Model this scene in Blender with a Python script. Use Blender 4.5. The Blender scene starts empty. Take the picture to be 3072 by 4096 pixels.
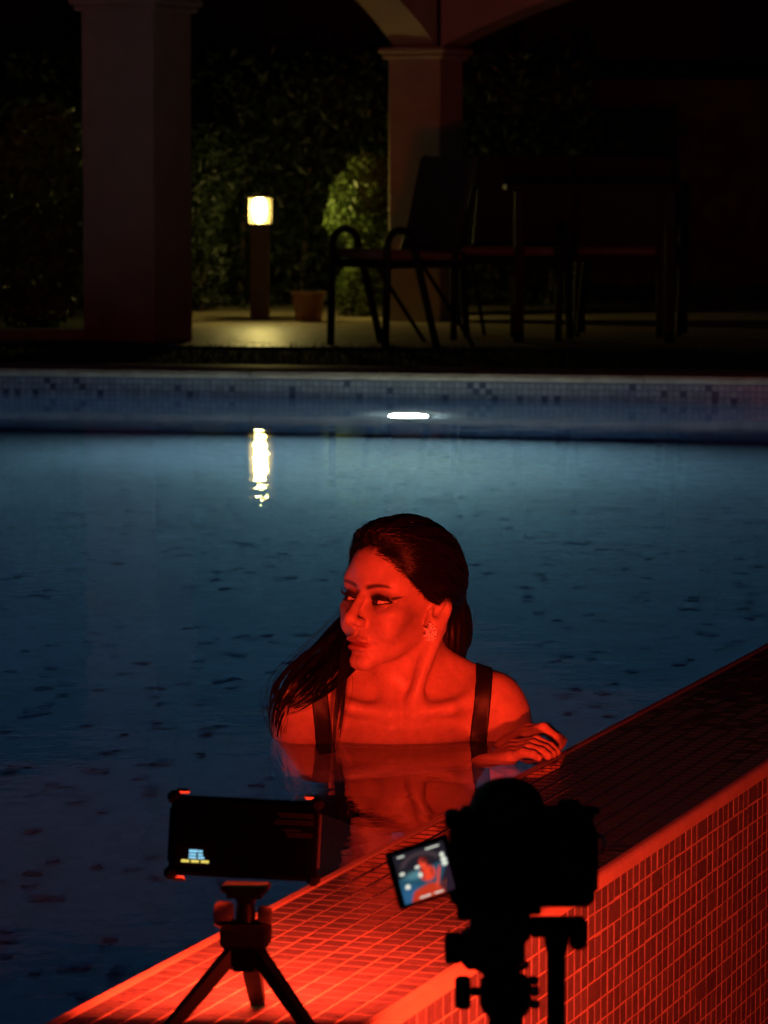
import bpy, math, random
import numpy as np
from mathutils import Vector, Matrix, Euler
random.seed(7); rng = np.random.default_rng(11)
R = math.radians
SC = bpy.context.scene
COL = SC.collection

# ------------------------------------------------------------------ camera
F_PX, CAM_H, PITCH = 13800.0, 0.85, math.atan((2048 - 690) / 13800.0)
cd = bpy.data.cameras.new('camera'); cam = bpy.data.objects.new('camera', cd); COL.objects.link(cam)
cam.location = (0, 0, CAM_H); cam.rotation_euler = (R(90) - PITCH, 0, 0)
cd.sensor_fit = 'VERTICAL'; cd.sensor_height = 36.0; cd.lens = 36.0 * F_PX / 4096.0
cd.clip_start = 0.05; cd.clip_end = 400.0
cd.dof.use_dof = True; cd.dof.focus_distance = 5.08; cd.dof.aperture_fstop = 15.0
SC.camera = cam

# ------------------------------------------------------------------ night sky
w = bpy.data.worlds.new('World'); SC.world = w; w.use_nodes = True
nt = w.node_tree; bg = nt.nodes['Background']
sky = nt.nodes.new('ShaderNodeTexSky'); sky.sky_type = 'NISHITA'; sky.sun_disc = False
sky.sun_elevation = R(8); sky.sun_rotation = R(180); sky.dust_density = 0.3
tint = nt.nodes.new('ShaderNodeMix'); tint.data_type = 'RGBA'; tint.blend_type = 'MULTIPLY'; tint.inputs[0].default_value = 1.0
tint.inputs[7].default_value = (.30, .42, 1.0, 1)          # moonless blue hour, long after sunset
nt.links.new(sky.outputs[0], tint.inputs[6]); nt.links.new(tint.outputs[2], bg.inputs[0]); bg.inputs[1].default_value = 0.0016

# ------------------------------------------------------------------ exposure / render
SC.view_settings.view_transform = 'Standard'; SC.view_settings.look = 'None'
SC.view_settings.exposure = 0.0; SC.view_settings.gamma = 1.0
SC.cycles.use_denoising = True
SC.cycles.caustics_reflective = False; SC.cycles.caustics_refractive = True; SC.cycles.blur_glossy = 1.0
SC.cycles.max_bounces = 10; SC.cycles.diffuse_bounces = 4; SC.cycles.glossy_bounces = 4
SC.cycles.transmission_bounces = 8; SC.cycles.transparent_max_bounces = 8
SC.cycles.sample_clamp_indirect = 4.0
RED = (1.0, 0.040, 0.012)
PANEL_POWER, SIDE_POWER, POOL_POWER, BOLLARD_POWER = 12.5, 28.0, 2100.0, 160.0

# ================================================================== helpers
def tag(o, label=None, cat=None, group=None, kind=None):
    if label: o['label'] = label
    if cat: o['category'] = cat
    if group: o['group'] = group
    if kind: o['kind'] = kind
    return o
def empty(name, loc=(0, 0, 0), rz=0.0):
    o = bpy.data.objects.new(name, None); COL.objects.link(o)
    o.location = loc; o.rotation_euler = (0, 0, rz); o.empty_display_size = 0.05
    return o
def link(name, me, parent=None):
    o = bpy.data.objects.new(name, me); COL.objects.link(o)
    if parent: o.parent = parent
    return o
class MB:
    def __init__(s): s.v = []; s.f = []
    def add(s, vs, fs):
        n = len(s.v); s.v += [tuple(map(float, p)) for p in vs]; s.f += [tuple(n + i for i in f) for f in fs]
        return s
    def box(s, c, d, rot=None, bev=0.0):
        hx, hy, hz = d[0] / 2, d[1] / 2, d[2] / 2
        if bev <= 0:
            vs = [Vector((x, y, z)) for x in (-hx, hx) for y in (-hy, hy) for z in (-hz, hz)]
            fs = [(0, 1, 3, 2), (4, 6, 7, 5), (0, 4, 5, 1), (2, 3, 7, 6), (0, 2, 6, 4), (1, 5, 7, 3)]
        else:
            b = min(bev, hx * .98, hy * .98, hz * .98); vs = []; idx = {}
            for x in (-1, 1):
                for y in (-1, 1):
                    for z in (-1, 1):
                        for k in range(3):
                            p = [x * (hx - b), y * (hy - b), z * (hz - b)]; p[k] = (x, y, z)[k] * (hx, hy, hz)[k]
                            idx[(x, y, z, k)] = len(vs); vs.append(Vector(p))
            fs = []
            for k in range(3):
                a, c2 = [(1, 2), (2, 0), (0, 1)][k]
                for sgn in (-1, 1):
                    q = []
                    for (i, j) in ((-1, -1), (1, -1), (1, 1), (-1, 1)):
                        t = [0, 0, 0]; t[k] = sgn; t[a] = i; t[c2] = j; q.append(idx[(*t, k)])
                    fs.append(tuple(q) if sgn > 0 else tuple(q[::-1]))
            for k in range(3):
                a, c2 = [(1, 2), (2, 0), (0, 1)][k]
                for i in (-1, 1):
                    for j in (-1, 1):
                        def g(e, m):
                            t = [0, 0, 0]; t[k] = e; t[a] = i; t[c2] = j; return idx[(*t, m)]
                        q = (g(-1, a), g(1, a), g(1, c2), g(-1, c2)); fs.append(q if i * j < 0 else q[::-1])
            for x in (-1, 1):
                for y in (-1, 1):
                    for z in (-1, 1):
                        q = (idx[(x, y, z, 0)], idx[(x, y, z, 1)], idx[(x, y, z, 2)])
                        fs.append(q if x * y * z > 0 else q[::-1])
        M_ = rot.to_matrix() if isinstance(rot, Euler) else (rot if rot else Matrix.Identity(3))
        return s.add([M_ @ p + Vector(c) for p in vs], fs)
    def tube(s, pts, rad, n=10, cap=True):
        pts = [Vector(p) for p in pts]; m = len(pts)
        rad = rad if isinstance(rad, (list, tuple)) else [rad] * m
        vs = []; up = None
        for i, p in enumerate(pts):
            t = (pts[min(i + 1, m - 1)] - pts[max(i - 1, 0)]).normalized()
            if up is None: up = Vector((0, 0, 1)) if abs(t.z) < .9 else Vector((1, 0, 0))
            a = t.cross(up).normalized(); up = a.cross(t).normalized()
            for k in range(n):
                th = 2 * math.pi * k / n; vs.append(p + (a * math.cos(th) + up * math.sin(th)) * rad[i])
        fs = [(i * n + k, i * n + (k + 1) % n, (i + 1) * n + (k + 1) % n, (i + 1) * n + k) for i in range(m - 1) for k in range(n)]
        if cap: fs += [tuple(range(n))[::-1], tuple((m - 1) * n + k for k in range(n))]
        return s.add(vs, fs)
    def lathe(s, prof, n=24, c=(0, 0, 0), rot=None, cap=True):
        vs = []; M_ = rot.to_matrix() if rot else Matrix.Identity(3)
        for (r, z) in prof:
            for k in range(n):
                th = 2 * math.pi * k / n; vs.append(M_ @ Vector((r * math.cos(th), r * math.sin(th), z)) + Vector(c))
        m = len(prof)
        fs = [(i * n + k, i * n + (k + 1) % n, (i + 1) * n + (k + 1) % n, (i + 1) * n + k) for i in range(m - 1) for k in range(n)]
        if cap: fs += [tuple(range(n))[::-1], tuple((m - 1) * n + k for k in range(n))]
        return s.add(vs, fs)
    def build(s, name, mat, parent=None, smooth=False):
        me = bpy.data.meshes.new(name); me.from_pydata(s.v, [], s.f); me.update()
        if mat: me.materials.append(mat)
        if smooth:
            me.polygons.foreach_set('use_smooth', [True] * len(me.polygons))
            try: me.set_sharp_from_angle(angle=R(38))
            except Exception: pass
        return link(name, me, parent)

def np_mesh(name, V, Fq, mat, parent=None, smooth=True):
    V = np.asarray(V, np.float32); Fq = np.asarray(Fq, np.int32); n = Fq.shape[1]
    me = bpy.data.meshes.new(name)
    me.vertices.add(len(V)); me.vertices.foreach_set('co', V.ravel())
    me.loops.add(Fq.size); me.loops.foreach_set('vertex_index', Fq.ravel())
    me.polygons.add(len(Fq)); me.polygons.foreach_set('loop_start', np.arange(0, Fq.size, n, dtype=np.int32))
    me.polygons.foreach_set('use_smooth', np.full(len(Fq), smooth))
    me.update(calc_edges=True); me.validate()
    if mat: me.materials.append(mat)
    return link(name, me, parent)

# ------------------------------------------------------------------ materials
def mat_new(name):
    m = bpy.data.materials.new(name); m.use_nodes = True
    return m, m.node_tree, m.node_tree.nodes['Principled BSDF']
def pmat(name, col, rough=.5, var=.25, scale=20.0, bump=0.0, bscale=60.0, spec=.5, metal=0.0, rvar=.0):
    m, t, b = mat_new(name)
    tc = t.nodes.new('ShaderNodeTexCoord'); nz = t.nodes.new('ShaderNodeTexNoise')
    nz.inputs['Scale'].default_value = scale; nz.inputs['Detail'].default_value = 5
    t.links.new(tc.outputs['Object'], nz.inputs['Vector'])
    cr = t.nodes.new('ShaderNodeValToRGB')
    cr.color_ramp.elements[0].position = .3; cr.color_ramp.elements[1].position = .7
    cr.color_ramp.elements[0].color = (*[c * (1 - var) for c in col], 1); cr.color_ramp.elements[1].color = (*[min(1, c * (1 + var)) for c in col], 1)
    t.links.new(nz.outputs['Fac'], cr.inputs[0]); t.links.new(cr.outputs[0], b.inputs['Base Color'])
    b.inputs['Roughness'].default_value = rough; b.inputs['Metallic'].default_value = metal
    b.inputs['Specular IOR Level'].default_value = spec
    if rvar:
        mr = t.nodes.new('ShaderNodeMapRange'); mr.inputs[3].default_value = rough - rvar; mr.inputs[4].default_value = rough + rvar
        t.links.new(nz.outputs['Fac'], mr.inputs[0]); t.links.new(mr.outputs[0], b.inputs['Roughness'])
    if bump:
        n2 = t.nodes.new('ShaderNodeTexNoise'); n2.inputs['Scale'].default_value = bscale; n2.inputs['Detail'].default_value = 4
        t.links.new(tc.outputs['Object'], n2.inputs['Vector'])
        bp = t.nodes.new('ShaderNodeBump'); bp.inputs['Strength'].default_value = 1; bp.inputs['Distance'].default_value = bump
        t.links.new(n2.outputs['Fac'], bp.inputs['Height']); t.links.new(bp.outputs[0], b.inputs['Normal'])
    return m
def emit(name, col, s):
    m, t, b = mat_new(name); b.inputs['Base Color'].default_value = (0, 0, 0, 1)
    b.inputs['Emission Color'].default_value = (*col, 1); b.inputs['Emission Strength'].default_value = s
    return m
def tile_mat(name, ramp, rough=.12):
    """glazed mosaic: every tile takes its own tone (object or island random)"""
    m, t, b = mat_new(name)
    oi = t.nodes.new('ShaderNodeObjectInfo'); ge = t.nodes.new('ShaderNodeNewGeometry')
    ad = t.nodes.new('ShaderNodeMath'); ad.operation = 'ADD'; fr = t.nodes.new('ShaderNodeMath'); fr.operation = 'FRACT'
    t.links.new(oi.outputs['Random'], ad.inputs[0]); t.links.new(ge.outputs['Random Per Island'], ad.inputs[1]); t.links.new(ad.outputs[0], fr.inputs[0])
    cr = t.nodes.new('ShaderNodeValToRGB'); cr.color_ramp.interpolation = 'CONSTANT'
    while len(cr.color_ramp.elements) < len(ramp): cr.color_ramp.elements.new(.5)
    for e, (p, c) in zip(cr.color_ramp.elements, ramp): e.position = p; e.color = (*c, 1)
    t.links.new(fr.outputs[0], cr.inputs[0])
    nz = t.nodes.new('ShaderNodeTexNoise'); nz.inputs['Scale'].default_value = 90; nz.inputs['Detail'].default_value = 4
    t.links.new(ge.outputs['Position'], nz.inputs['Vector'])
    mx = t.nodes.new('ShaderNodeMix'); mx.data_type = 'RGBA'; mx.blend_type = 'MULTIPLY'; mx.inputs[0].default_value = .55
    t.links.new(cr.outputs[0], mx.inputs[6]); t.links.new(nz.outputs['Color'], mx.inputs[7]) if False else t.links.new(nz.outputs['Fac'], mx.inputs[7])
    t.links.new(mx.outputs[2], b.inputs['Base Color'])
    mr = t.nodes.new('ShaderNodeMapRange'); mr.inputs[3].default_value = rough * .6; mr.inputs[4].default_value = rough * 1.7
    t.links.new(nz.outputs['Fac'], mr.inputs[0]); t.links.new(mr.outputs[0], b.inputs['Roughness'])
    bp = t.nodes.new('ShaderNodeBump'); bp.inputs['Strength'].default_value = 1; bp.inputs['Distance'].default_value = .0003
    t.links.new(nz.outputs['Fac'], bp.inputs['Height']); t.links.new(bp.outputs[0], b.inputs['Normal'])
    return m

def wet(m):
    """the far stretch of the wall top is wet with pool water: darker, with a clear coat"""
    t = m.node_tree; b = t.nodes['Principled BSDF']
    g = t.nodes.new('ShaderNodeNewGeometry'); sub = t.nodes.new('ShaderNodeVectorMath'); sub.operation = 'SUBTRACT'; sub.inputs[1].default_value = (-.335, 3.394, 0)
    dot = t.nodes.new('ShaderNodeVectorMath'); dot.operation = 'DOT_PRODUCT'; dot.inputs[1].default_value = (.34567, .93836, 0)
    t.links.new(g.outputs['Position'], sub.inputs[0]); t.links.new(sub.outputs[0], dot.inputs[0])
    nz = t.nodes.new('ShaderNodeTexNoise'); nz.inputs['Scale'].default_value = 9; nz.inputs['Detail'].default_value = 3; t.links.new(g.outputs['Position'], nz.inputs['Vector'])
    ad = t.nodes.new('ShaderNodeMath'); ad.operation = 'MULTIPLY_ADD'; ad.inputs[1].default_value = .5; t.links.new(nz.outputs['Fac'], ad.inputs[0]); t.links.new(dot.outputs['Value'], ad.inputs[2])
    mr = t.nodes.new('ShaderNodeMapRange'); mr.interpolation_type = 'SMOOTHSTEP'; mr.inputs[1].default_value = .60; mr.inputs[2].default_value = 1.25; t.links.new(ad.outputs[0], mr.inputs[0])
    sz = t.nodes.new('ShaderNodeSeparateXYZ'); t.links.new(g.outputs['Position'], sz.inputs[0])
    zt = t.nodes.new('ShaderNodeMath'); zt.operation = 'GREATER_THAN'; zt.inputs[1].default_value = .001; t.links.new(sz.outputs[2], zt.inputs[0])
    mu = t.nodes.new('ShaderNodeMath'); mu.operation = 'MULTIPLY'; t.links.new(mr.outputs[0], mu.inputs[0]); t.links.new(zt.outputs[0], mu.inputs[1])
    src = b.inputs['Base Color'].links[0].from_socket
    mx = t.nodes.new('ShaderNodeMix'); mx.data_type = 'RGBA'; mx.blend_type = 'MIX'; mx.inputs[7].default_value = (.030, .05, .075, 1)
    t.links.new(mu.outputs[0], mx.inputs[0]); t.links.new(src, mx.inputs[6]); t.links.new(mx.outputs[2], b.inputs['Base Color'])
    t.links.new(mu.outputs[0], b.inputs['Coat Weight']); b.inputs['Coat Roughness'].default_value = .03; b.inputs['Coat IOR'].default_value = 1.333
M = {}
M['grout'] = pmat('grout', (.50, .44, .40), .55, .12, 45, .0006, 160)
M['trim'] = pmat('edge_trim', (.50, .42, .37), .36, .10, 25, .0005, 120)
M['wall_tile'] = tile_mat('wall_tile', [(0, (.20, .20, .25)), (.34, (.235, .235, .29)), (.7, (.175, .175, .225))], .16)
M['band_tile'] = tile_mat('band_tile', [(0, (.07, .09, .16)), (.075, (.26, .29, .36)), (.4, (.31, .34, .41)), (.75, (.23, .26, .33))], .2)
M['accent_tile'] = pmat('accent_tile', (.20, .255, .39), .2, .3, 30)
wet(M['grout']); wet(M['wall_tile'])
M['plaster'] = pmat('plaster', (.42, .34, .25), .8, .12, 6, .002, 40)
M['plaster_red'] = pmat('plaster_red', (.36, .20, .17), .8, .12, 6, .002, 40)
M['coping'] = pmat('coping_stone', (.32, .27, .22), .55, .25, 14, .002, 50)
M['patio'] = pmat('patio_stone', (.58, .48, .30), .46, .25, 3.5, .006, 12, rvar=.14)
M['lower'] = pmat('lower_ground', (.16, .15, .14), .75, .25, 5, .004, 30)
M['soil'] = pmat('lawn_soil', (.045, .05, .025), .9, .35, 8, .01, 40)
M['grass'] = pmat('grass_blade', (.05, .085, .03), .6, .4, 3)
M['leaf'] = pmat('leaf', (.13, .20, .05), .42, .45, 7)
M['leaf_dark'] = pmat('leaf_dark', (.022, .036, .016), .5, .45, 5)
M['stem'] = pmat('stem', (.12, .085, .05), .8, .3, 30)
M['terracotta'] = pmat('terracotta', (.34, .16, .09), .75, .2, 12, .001, 60)
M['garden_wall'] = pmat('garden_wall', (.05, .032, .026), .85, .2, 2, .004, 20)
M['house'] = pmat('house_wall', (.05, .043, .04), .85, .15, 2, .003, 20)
M['black_metal'] = pmat('black_metal', (.007, .0065, .006), .55, .3, 20, spec=.15)
M['black_sling'] = pmat('black_sling', (.015, .014, .013), .8, .3, 60)
M['cushion'] = pmat('cushion', (.14, .09, .06), .9, .2, 40, .001, 120)
M['post'] = pmat('bollard_paint', (.13, .10, .075), .5, .2, 10)
M['cam_black'] = pmat('camera_black', (.004, .004, .004), .7, .35, 60, .0002, 700, spec=.06)
M['cam_rubber'] = pmat('camera_rubber', (.010, .010, .010), .75, .3, 80, .0004, 900)
M['anod'] = pmat('anodised_black', (.014, .013, .013), .42, .3, 50, spec=.3)
M['silicone'] = pmat('silicone', (.20, .19, .18), .45, .1, 40)
M['print'] = pmat('print_grey', (.10, .10, .10), .6, .1, 90)
M['steel'] = pmat('steel', (.55, .53, .5), .3, .1, 40, metal=1.0)
t_ = M['silicone'].node_tree.nodes['Principled BSDF']; t_.inputs['Transmission Weight'].default_value = 0.0; t_.inputs['Subsurface Weight'].default_value = .6; t_.inputs['Subsurface Radius'].default_value = (.01, .01, .01)

# pixel of the photograph for a point: only used to choose which mosaic pieces are large enough to be single objects
def pix(p):
    q = Vector(p) - Vector((0, 0, CAM_H)); f = Vector((0, math.cos(PITCH), -math.sin(PITCH))); u = Vector((0, math.sin(PITCH), math.cos(PITCH)))
    z = q.dot(f)
    return (1536 + F_PX * q.x / z, 2048 - F_PX * q.dot(u) / z, z) if z > .05 else (-9e9, 0, z)

# ================================================================== pool
WA = Vector((-.335, 3.394, 0)); WU = Vector((.34567, .93836, 0)); WN = Vector((.93836, -.34567, 0))   # infinity edge: origin, along, outward
def W(s, o, z=0.0): return WA + WU * s + WN * o + Vector((0, 0, z))
WALL_W, TOPZ, PT = .313, .006, .0277
FA = Vector((-1.482, 13.299, 0)); FU = (Vector((1.418, 12.72, 0)) - FA).normalized(); FN = Vector((FU.y, -FU.x, 0))     # far wall: origin, along, towards viewer
def FW(s, o, z=0.0): return FA + FU * s + FN * o + Vector((0, 0, z))
DEPTH = 1.62
corner_r = None
den = WU.x * FU.y - WU.y * FU.x
sk = ((FA.x - WA.x) * FU.y - (FA.y - WA.y) * FU.x) / den
corner_r = WA + WU * sk
corner_l = FA + FU * ((-4.2 - FA.x) / FU.x)
near_l = WA + WU * ((-4.2 - WA.x) / WU.x)
poly = [near_l, corner_r, corner_l]

# water: one sheet with faint ripples, refracts and reflects
m, t, b = mat_new('pool_water'); t.nodes.remove(b); out = t.nodes['Material Output']
gl = t.nodes.new('ShaderNodeBsdfGlass'); gl.inputs['IOR'].default_value = 1.333; gl.inputs['Roughness'].default_value = 0.0
gl.inputs['Color'].default_value = (.93, .97, 1, 1)
geo = t.nodes.new('ShaderNodeNewGeometry')
mp = t.nodes.new('ShaderNodeMapping'); mp.inputs['Scale'].default_value = (1, 1, 1); t.links.new(geo.outputs['Position'], mp.inputs[0])
n1 = t.nodes.new('ShaderNodeTexNoise'); n1.inputs['Scale'].default_value = 5.0; n1.inputs['Detail'].default_value = 2.0
n2 = t.nodes.new('ShaderNodeTexNoise'); n2.inputs['Scale'].default_value = 26.0; n2.inputs['Detail'].default_value = 2.0
for n_ in (n1, n2): t.links.new(mp.outputs[0], n_.inputs['Vector'])
b1 = t.nodes.new('ShaderNodeBump'); b1.inputs['Strength'].default_value = 1; b1.inputs['Distance'].default_value = .0014
b2 = t.nodes.new('ShaderNodeBump'); b2.inputs['Strength'].default_value = 1; b2.inputs['Distance'].default_value = .00030
t.links.new(n1.outputs['Fac'], b1.inputs['Height']); t.links.new(n2.outputs['Fac'], b2.inputs['Height'])
t.links.new(b1.outputs[0], b2.inputs['Normal']); t.links.new(b2.outputs[0], gl.inputs['Normal'])
t.links.new(gl.outputs[0], out.inputs['Surface'])
M['water'] = m
va = t.nodes.new('ShaderNodeVolumeAbsorption'); va.inputs['Color'].default_value = (0.05, .58, .90, 1); va.inputs['Density'].default_value = .30
t.links.new(va.outputs[0], out.inputs['Volume'])
wp = [near_l + Vector((-.05, -.1, 0)), corner_r + WN * .012 + Vector((0, .05, 0)), corner_l + Vector((-.05, .05, 0))]
wp[0] = WA + WN * .012 + WU * ((-4.25 - WA.x) / WU.x)
wp = wp + [q + Vector((0, 0, -DEPTH - .15)) for q in wp]
wm = MB(); wm.add(wp, [(0, 1, 2), (5, 4, 3), (0, 3, 4, 1), (1, 4, 5, 2), (2, 5, 3, 0)])
tag(wm.build('pool_water', M['water']), 'still dark blue pool water reflecting the lights', kind='structure')

# floor mosaic, far pieces too fine to tell apart
def mosaic_mat(name, light, dark, frac, pitch):
    m, t, b = mat_new(name)
    tc = t.nodes.new('ShaderNodeNewGeometry'); mp = t.nodes.new('ShaderNodeVectorMath'); mp.operation = 'SCALE'; mp.inputs['Scale'].default_value = 1 / pitch
    t.links.new(tc.outputs['Position'], mp.inputs[0])
    fl = t.nodes.new('ShaderNodeVectorMath'); fl.operation = 'FLOOR'; t.links.new(mp.outputs[0], fl.inputs[0])
    wn = t.nodes.new('ShaderNodeTexWhiteNoise'); wn.noise_dimensions = '3D'; t.links.new(fl.outputs[0], wn.inputs['Vector'])
    cr = t.nodes.new('ShaderNodeValToRGB'); cr.color_ramp.elements[0].position = 0; cr.color_ramp.elements[1].position = 1
    cr.color_ramp.elements[0].color = (*[c * .86 for c in light], 1); cr.color_ramp.elements[1].color = (*[c * 1.12 for c in light], 1)
    t.links.new(wn.outputs['Value'], cr.inputs[0])
    nz = t.nodes.new('ShaderNodeTexNoise'); nz.inputs['Scale'].default_value = 1.1; nz.inputs['Detail'].default_value = 3; t.links.new(tc.outputs['Position'], nz.inputs['Vector'])
    mx = t.nodes.new('ShaderNodeMix'); mx.data_type = 'RGBA'; mx.blend_type = 'MULTIPLY'; mx.inputs[0].default_value = .5
    t.links.new(cr.outputs[0], mx.inputs[6]); t.links.new(nz.outputs['Fac'], mx.inputs[7]); t.links.new(mx.outputs[2], b.inputs['Base Color'])
    b.inputs['Roughness'].default_value = .5
    return m
M['mosaic'] = mosaic_mat('floor_mosaic', (.27, .33, .50), None, 0, .0277)
M['mosaic_side'] = mosaic_mat('side_mosaic', (.36, .44, .62), None, 0, .0235)
fm = MB(); fm.add([p + Vector((0, 0, -DEPTH)) for p in (near_l + Vector((-.1, -.3, 0)), corner_r + Vector((.1, .1, 0)), corner_l + Vector((-.1, .2, 0)))], [(0, 1, 2)])
floor = tag(fm.build('pool_floor', M['mosaic']), 'pale blue mosaic pool floor', kind='structure')

def tile_mesh(name, a, c, h, mat):
    i = min(a, c) * .06
    vs = [(-a / 2, -c / 2, 0), (a / 2, -c / 2, 0), (a / 2, c / 2, 0), (-a / 2, c / 2, 0)]
    vs += [(x, y, h * .7) for (x, y, z) in vs[:4]]
    vs += [(x * (1 - 2 * i / a), y * (1 - 2 * i / c), h) for (x, y, z) in vs[:4]]
    fs = [(j, (j + 1) % 4, 4 + (j + 1) % 4, 4 + j) for j in range(4)] + [(4 + j, 4 + (j + 1) % 4, 8 + (j + 1) % 4, 8 + j) for j in range(4)] + [(8, 9, 10, 11)]
    me = bpy.data.meshes.new(name); me.from_pydata(vs, [], fs); me.materials.append(mat); me.update()
    return me, np.array(vs), fs
def lay(spots, name, stuff_name, me, vs, fs, parent, mat, limit=300, stuff_label=None):
    """spots: 4x4 matrices. The limit that show largest become objects of their own, the rest one mesh."""
    def key(Mx):
        x, y, z = pix(Mx.translation); inside = -60 < x < 3132 and -60 < y < 4156
        return (0 if inside else 1, z)
    spots = sorted(spots, key=key)
    for Mx in spots[:limit]:
        o = link(name, me, parent); o.matrix_world = Mx
    rest = spots[limit:]
    if rest:
        V = []; Fs = []
        P4 = np.c_[vs, np.ones(len(vs))]
        for k, Mx in enumerate(rest):
            V.append((P4 @ np.array(Mx).T)[:, :3]); Fs.append(np.array([list(f) for f in fs]) + k * len(vs))
        o = np_mesh(stuff_name, np.concatenate(V), np.concatenate(Fs), mat, parent, smooth=False)
        tag(o, kind='stuff')
def frame(o, x, y, z, jit=0.0, off=0.0):
    Mx = Matrix((( x.x, y.x, z.x, o.x), (x.y, y.y, z.y, o.y), (x.z, y.z, z.z, o.z), (0, 0, 0, 1)))
    if jit: Mx = Mx @ Matrix.Translation((random.gauss(0, off), random.gauss(0, off), 0)) @ Euler((random.gauss(0, jit), random.gauss(0, jit), random.gauss(0, jit * 1.5))).to_matrix().to_4x4()
    return Mx
# dark accent tiles set in the floor
me, vs, fs = tile_mesh('accent_tile', .027, .027, .003, M['accent_tile'])
sp = []
X_, Y_ = Vector((1, 0, 0)), Vector((0, 1, 0)); Z_ = Vector((0, 0, 1))
for _ in range(2600):
    y = random.uniform(4.9, 13.1); x = random.uniform(-.14 * y - .3, min(.14 * y + .3, WA.x + (y - WA.y) * .3684 - .1))
    gx, gy = round(x / .0277) * .0277, round(y / .0277) * .0277
    if random.random() < .42: sp.append(frame(Vector((gx, gy, -DEPTH + .0005)), X_, Y_, Z_))
lay(sp, 'accent_tile', 'accent_tile_field', me, vs, fs, floor, M['accent_tile'], 300)

# infinity edge wall: rounded core of grout with trims, glazed tiles on top and on the outer face
ew = empty('infinity_edge_wall', W(2, WALL_W / 2, -.9))
tag(ew, 'low mosaic infinity edge wall running between pool and lower terrace, lit red', 'wall')
def prof_extrude(prof, s0, s1, name, mat, parent, smooth=True, nseg=1):
    vs = []; n = len(prof)
    for k in range(nseg + 1):
        s = s0 + (s1 - s0) * k / nseg
        vs += [W(s, o, z) for (o, z) in prof]
    fs = [(k * n + i, k * n + (i + 1) % n, (k + 1) * n + (i + 1) % n, (k + 1) * n + i) for k in range(nseg) for i in range(n)]
    fs += [tuple(range(n))[::-1], tuple(nseg * n + i for i in range(n))]
    o = MB().add(vs, fs).build(name, mat, None, smooth)
    if parent: bpy.context.view_layer.update(); o.parent = parent; o.matrix_parent_inverse = parent.matrix_world.inverted()
    return o
bpy.context.view_layer.update()
TR = .0095; PTC = .0286
prof_extrude([(.002, -1.7), (.002, -.01), (.016, TOPZ - .0018), (WALL_W - TR, TOPZ - .0018), (WALL_W - .003, -.006), (WALL_W - .003, -1.0), (.2, -1.7)], -12, 24, 'core', M['grout'], ew, False)
arc = lambda cx, cz, r, a0, a1, n: [(cx + r * math.cos(R(a0 + (a1 - a0) * i / n)), cz + r * math.sin(R(a0 + (a1 - a0) * i / n))) for i in range(n + 1)]
prof_extrude([(.0165, TOPZ - .012)] + [(.0165, TOPZ + .0008)] + arc(.009, TOPZ - .0082, .009, 90, 180, 5) + [(0, -.02), (.0165, -.02)], -12, 24, 'pool_side_trim', M['trim'], ew)
prof_extrude([(WALL_W - TR, TOPZ - .014), (WALL_W - TR, TOPZ + .0005)] + arc(WALL_W - .0055, TOPZ - .0070, .0075, 90, 0, 8) + [(WALL_W + .002, -.0115), (WALL_W - .008, -.0115)], -12, 24, 'outer_trim', M['trim'], ew)
me, vs, fs = tile_mesh('top_tile', .0246, .0250, .0011, M['wall_tile'])
sp = []
for i in range(-10, 175):
    for j in range(10):
        sp.append(frame(W(-.15 + i * PT + PT / 2, .0168 + j * PTC + .0142, TOPZ - .0018), WU, -WN, Z_, .006, .00025))
def lay_p(sp, *a, **k): lay(sp, *a, **k)
lay(sp, 'top_tile', 'top_tile_field', me, vs, fs, None, M['wall_tile'], 300)
me2, vs2, fs2 = tile_mesh('face_tile', .0246, .0246, .0011, M['wall_tile'])
sp = []
for k in range(26):
    i = -10
    while i < 110:
        wide = random.random() < .04; L_ = PT * (2 if wide else 1)
        Mx = frame(W(-.15 + i * PT + L_ / 2 - PT / 2 + random.gauss(0, .0004), WALL_W - .003, -.0122 - PT / 2 - k * PT), WU, Z_, WN, .006, .0004)
        if wide: Mx = Mx @ Matrix.Diagonal((2.12, 1, 1, 1))
        sp.append(Mx); i += 2 if wide else 1
lay(sp, 'face_tile', 'face_tile_field', me2, vs2, fs2, None, M['wall_tile'], 300)
for o in list(COL.objects):
    if o.parent is None and o.name.split('.')[0] in ('top_tile', 'face_tile', 'top_tile_field', 'face_tile_field'):
        o.parent = ew; o.matrix_parent_inverse = ew.matrix_world.inverted()

# far wall of the pool
fw = empty('far_pool_wall', FW(1.5, -.1, -DEPTH))
tag(fw, 'far pool wall with a waterline band of small square tiles under the coping', 'wall')
bpy.context.view_layer.update()
def adopt(o, p):
    o.parent = p; o.matrix_parent_inverse = p.matrix_world.inverted(); return o
def fbox(s0, s1, o0, o1, z0, z1, name, mat, parent):
    vs = [FW(s, o, z) for s in (s0, s1) for o in (o0, o1) for z in (z0, z1)]
    return adopt(MB().add(vs, [(0, 1, 3, 2), (4, 6, 7, 5), (0, 4, 5, 1), (2, 3, 7, 6), (0, 2, 6, 4), (1, 5, 7, 3)]).build(name, mat), parent)
fbox(-3, 5, -.25, -.002, -DEPTH - .1, .069, 'core', M['mosaic_side'], fw)
fbox(-3, 5, -.2, -.0015, -.09, .0688, 'grout_bed', M['grout'], fw)
PB = .0236
me3, vs3, fs3 = tile_mesh('band_tile', .0212, .0212, .002, M['band_tile'])
sp = []
for i in range(-60, 190):
    for k in range(6):
        sp.append(frame(FW(i * PB, -.0015, .066 - PB / 2 - k * PB), FU, Z_, FN, .01, .0003))
lay(sp, 'band_tile', 'band_tile_field', me3, vs3, fs3, None, M['band_tile'], 300)
for o in list(COL.objects):
    if o.parent is None and o.name.split('.')[0] in ('band_tile', 'band_tile_field'): adopt(o, fw)
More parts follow.
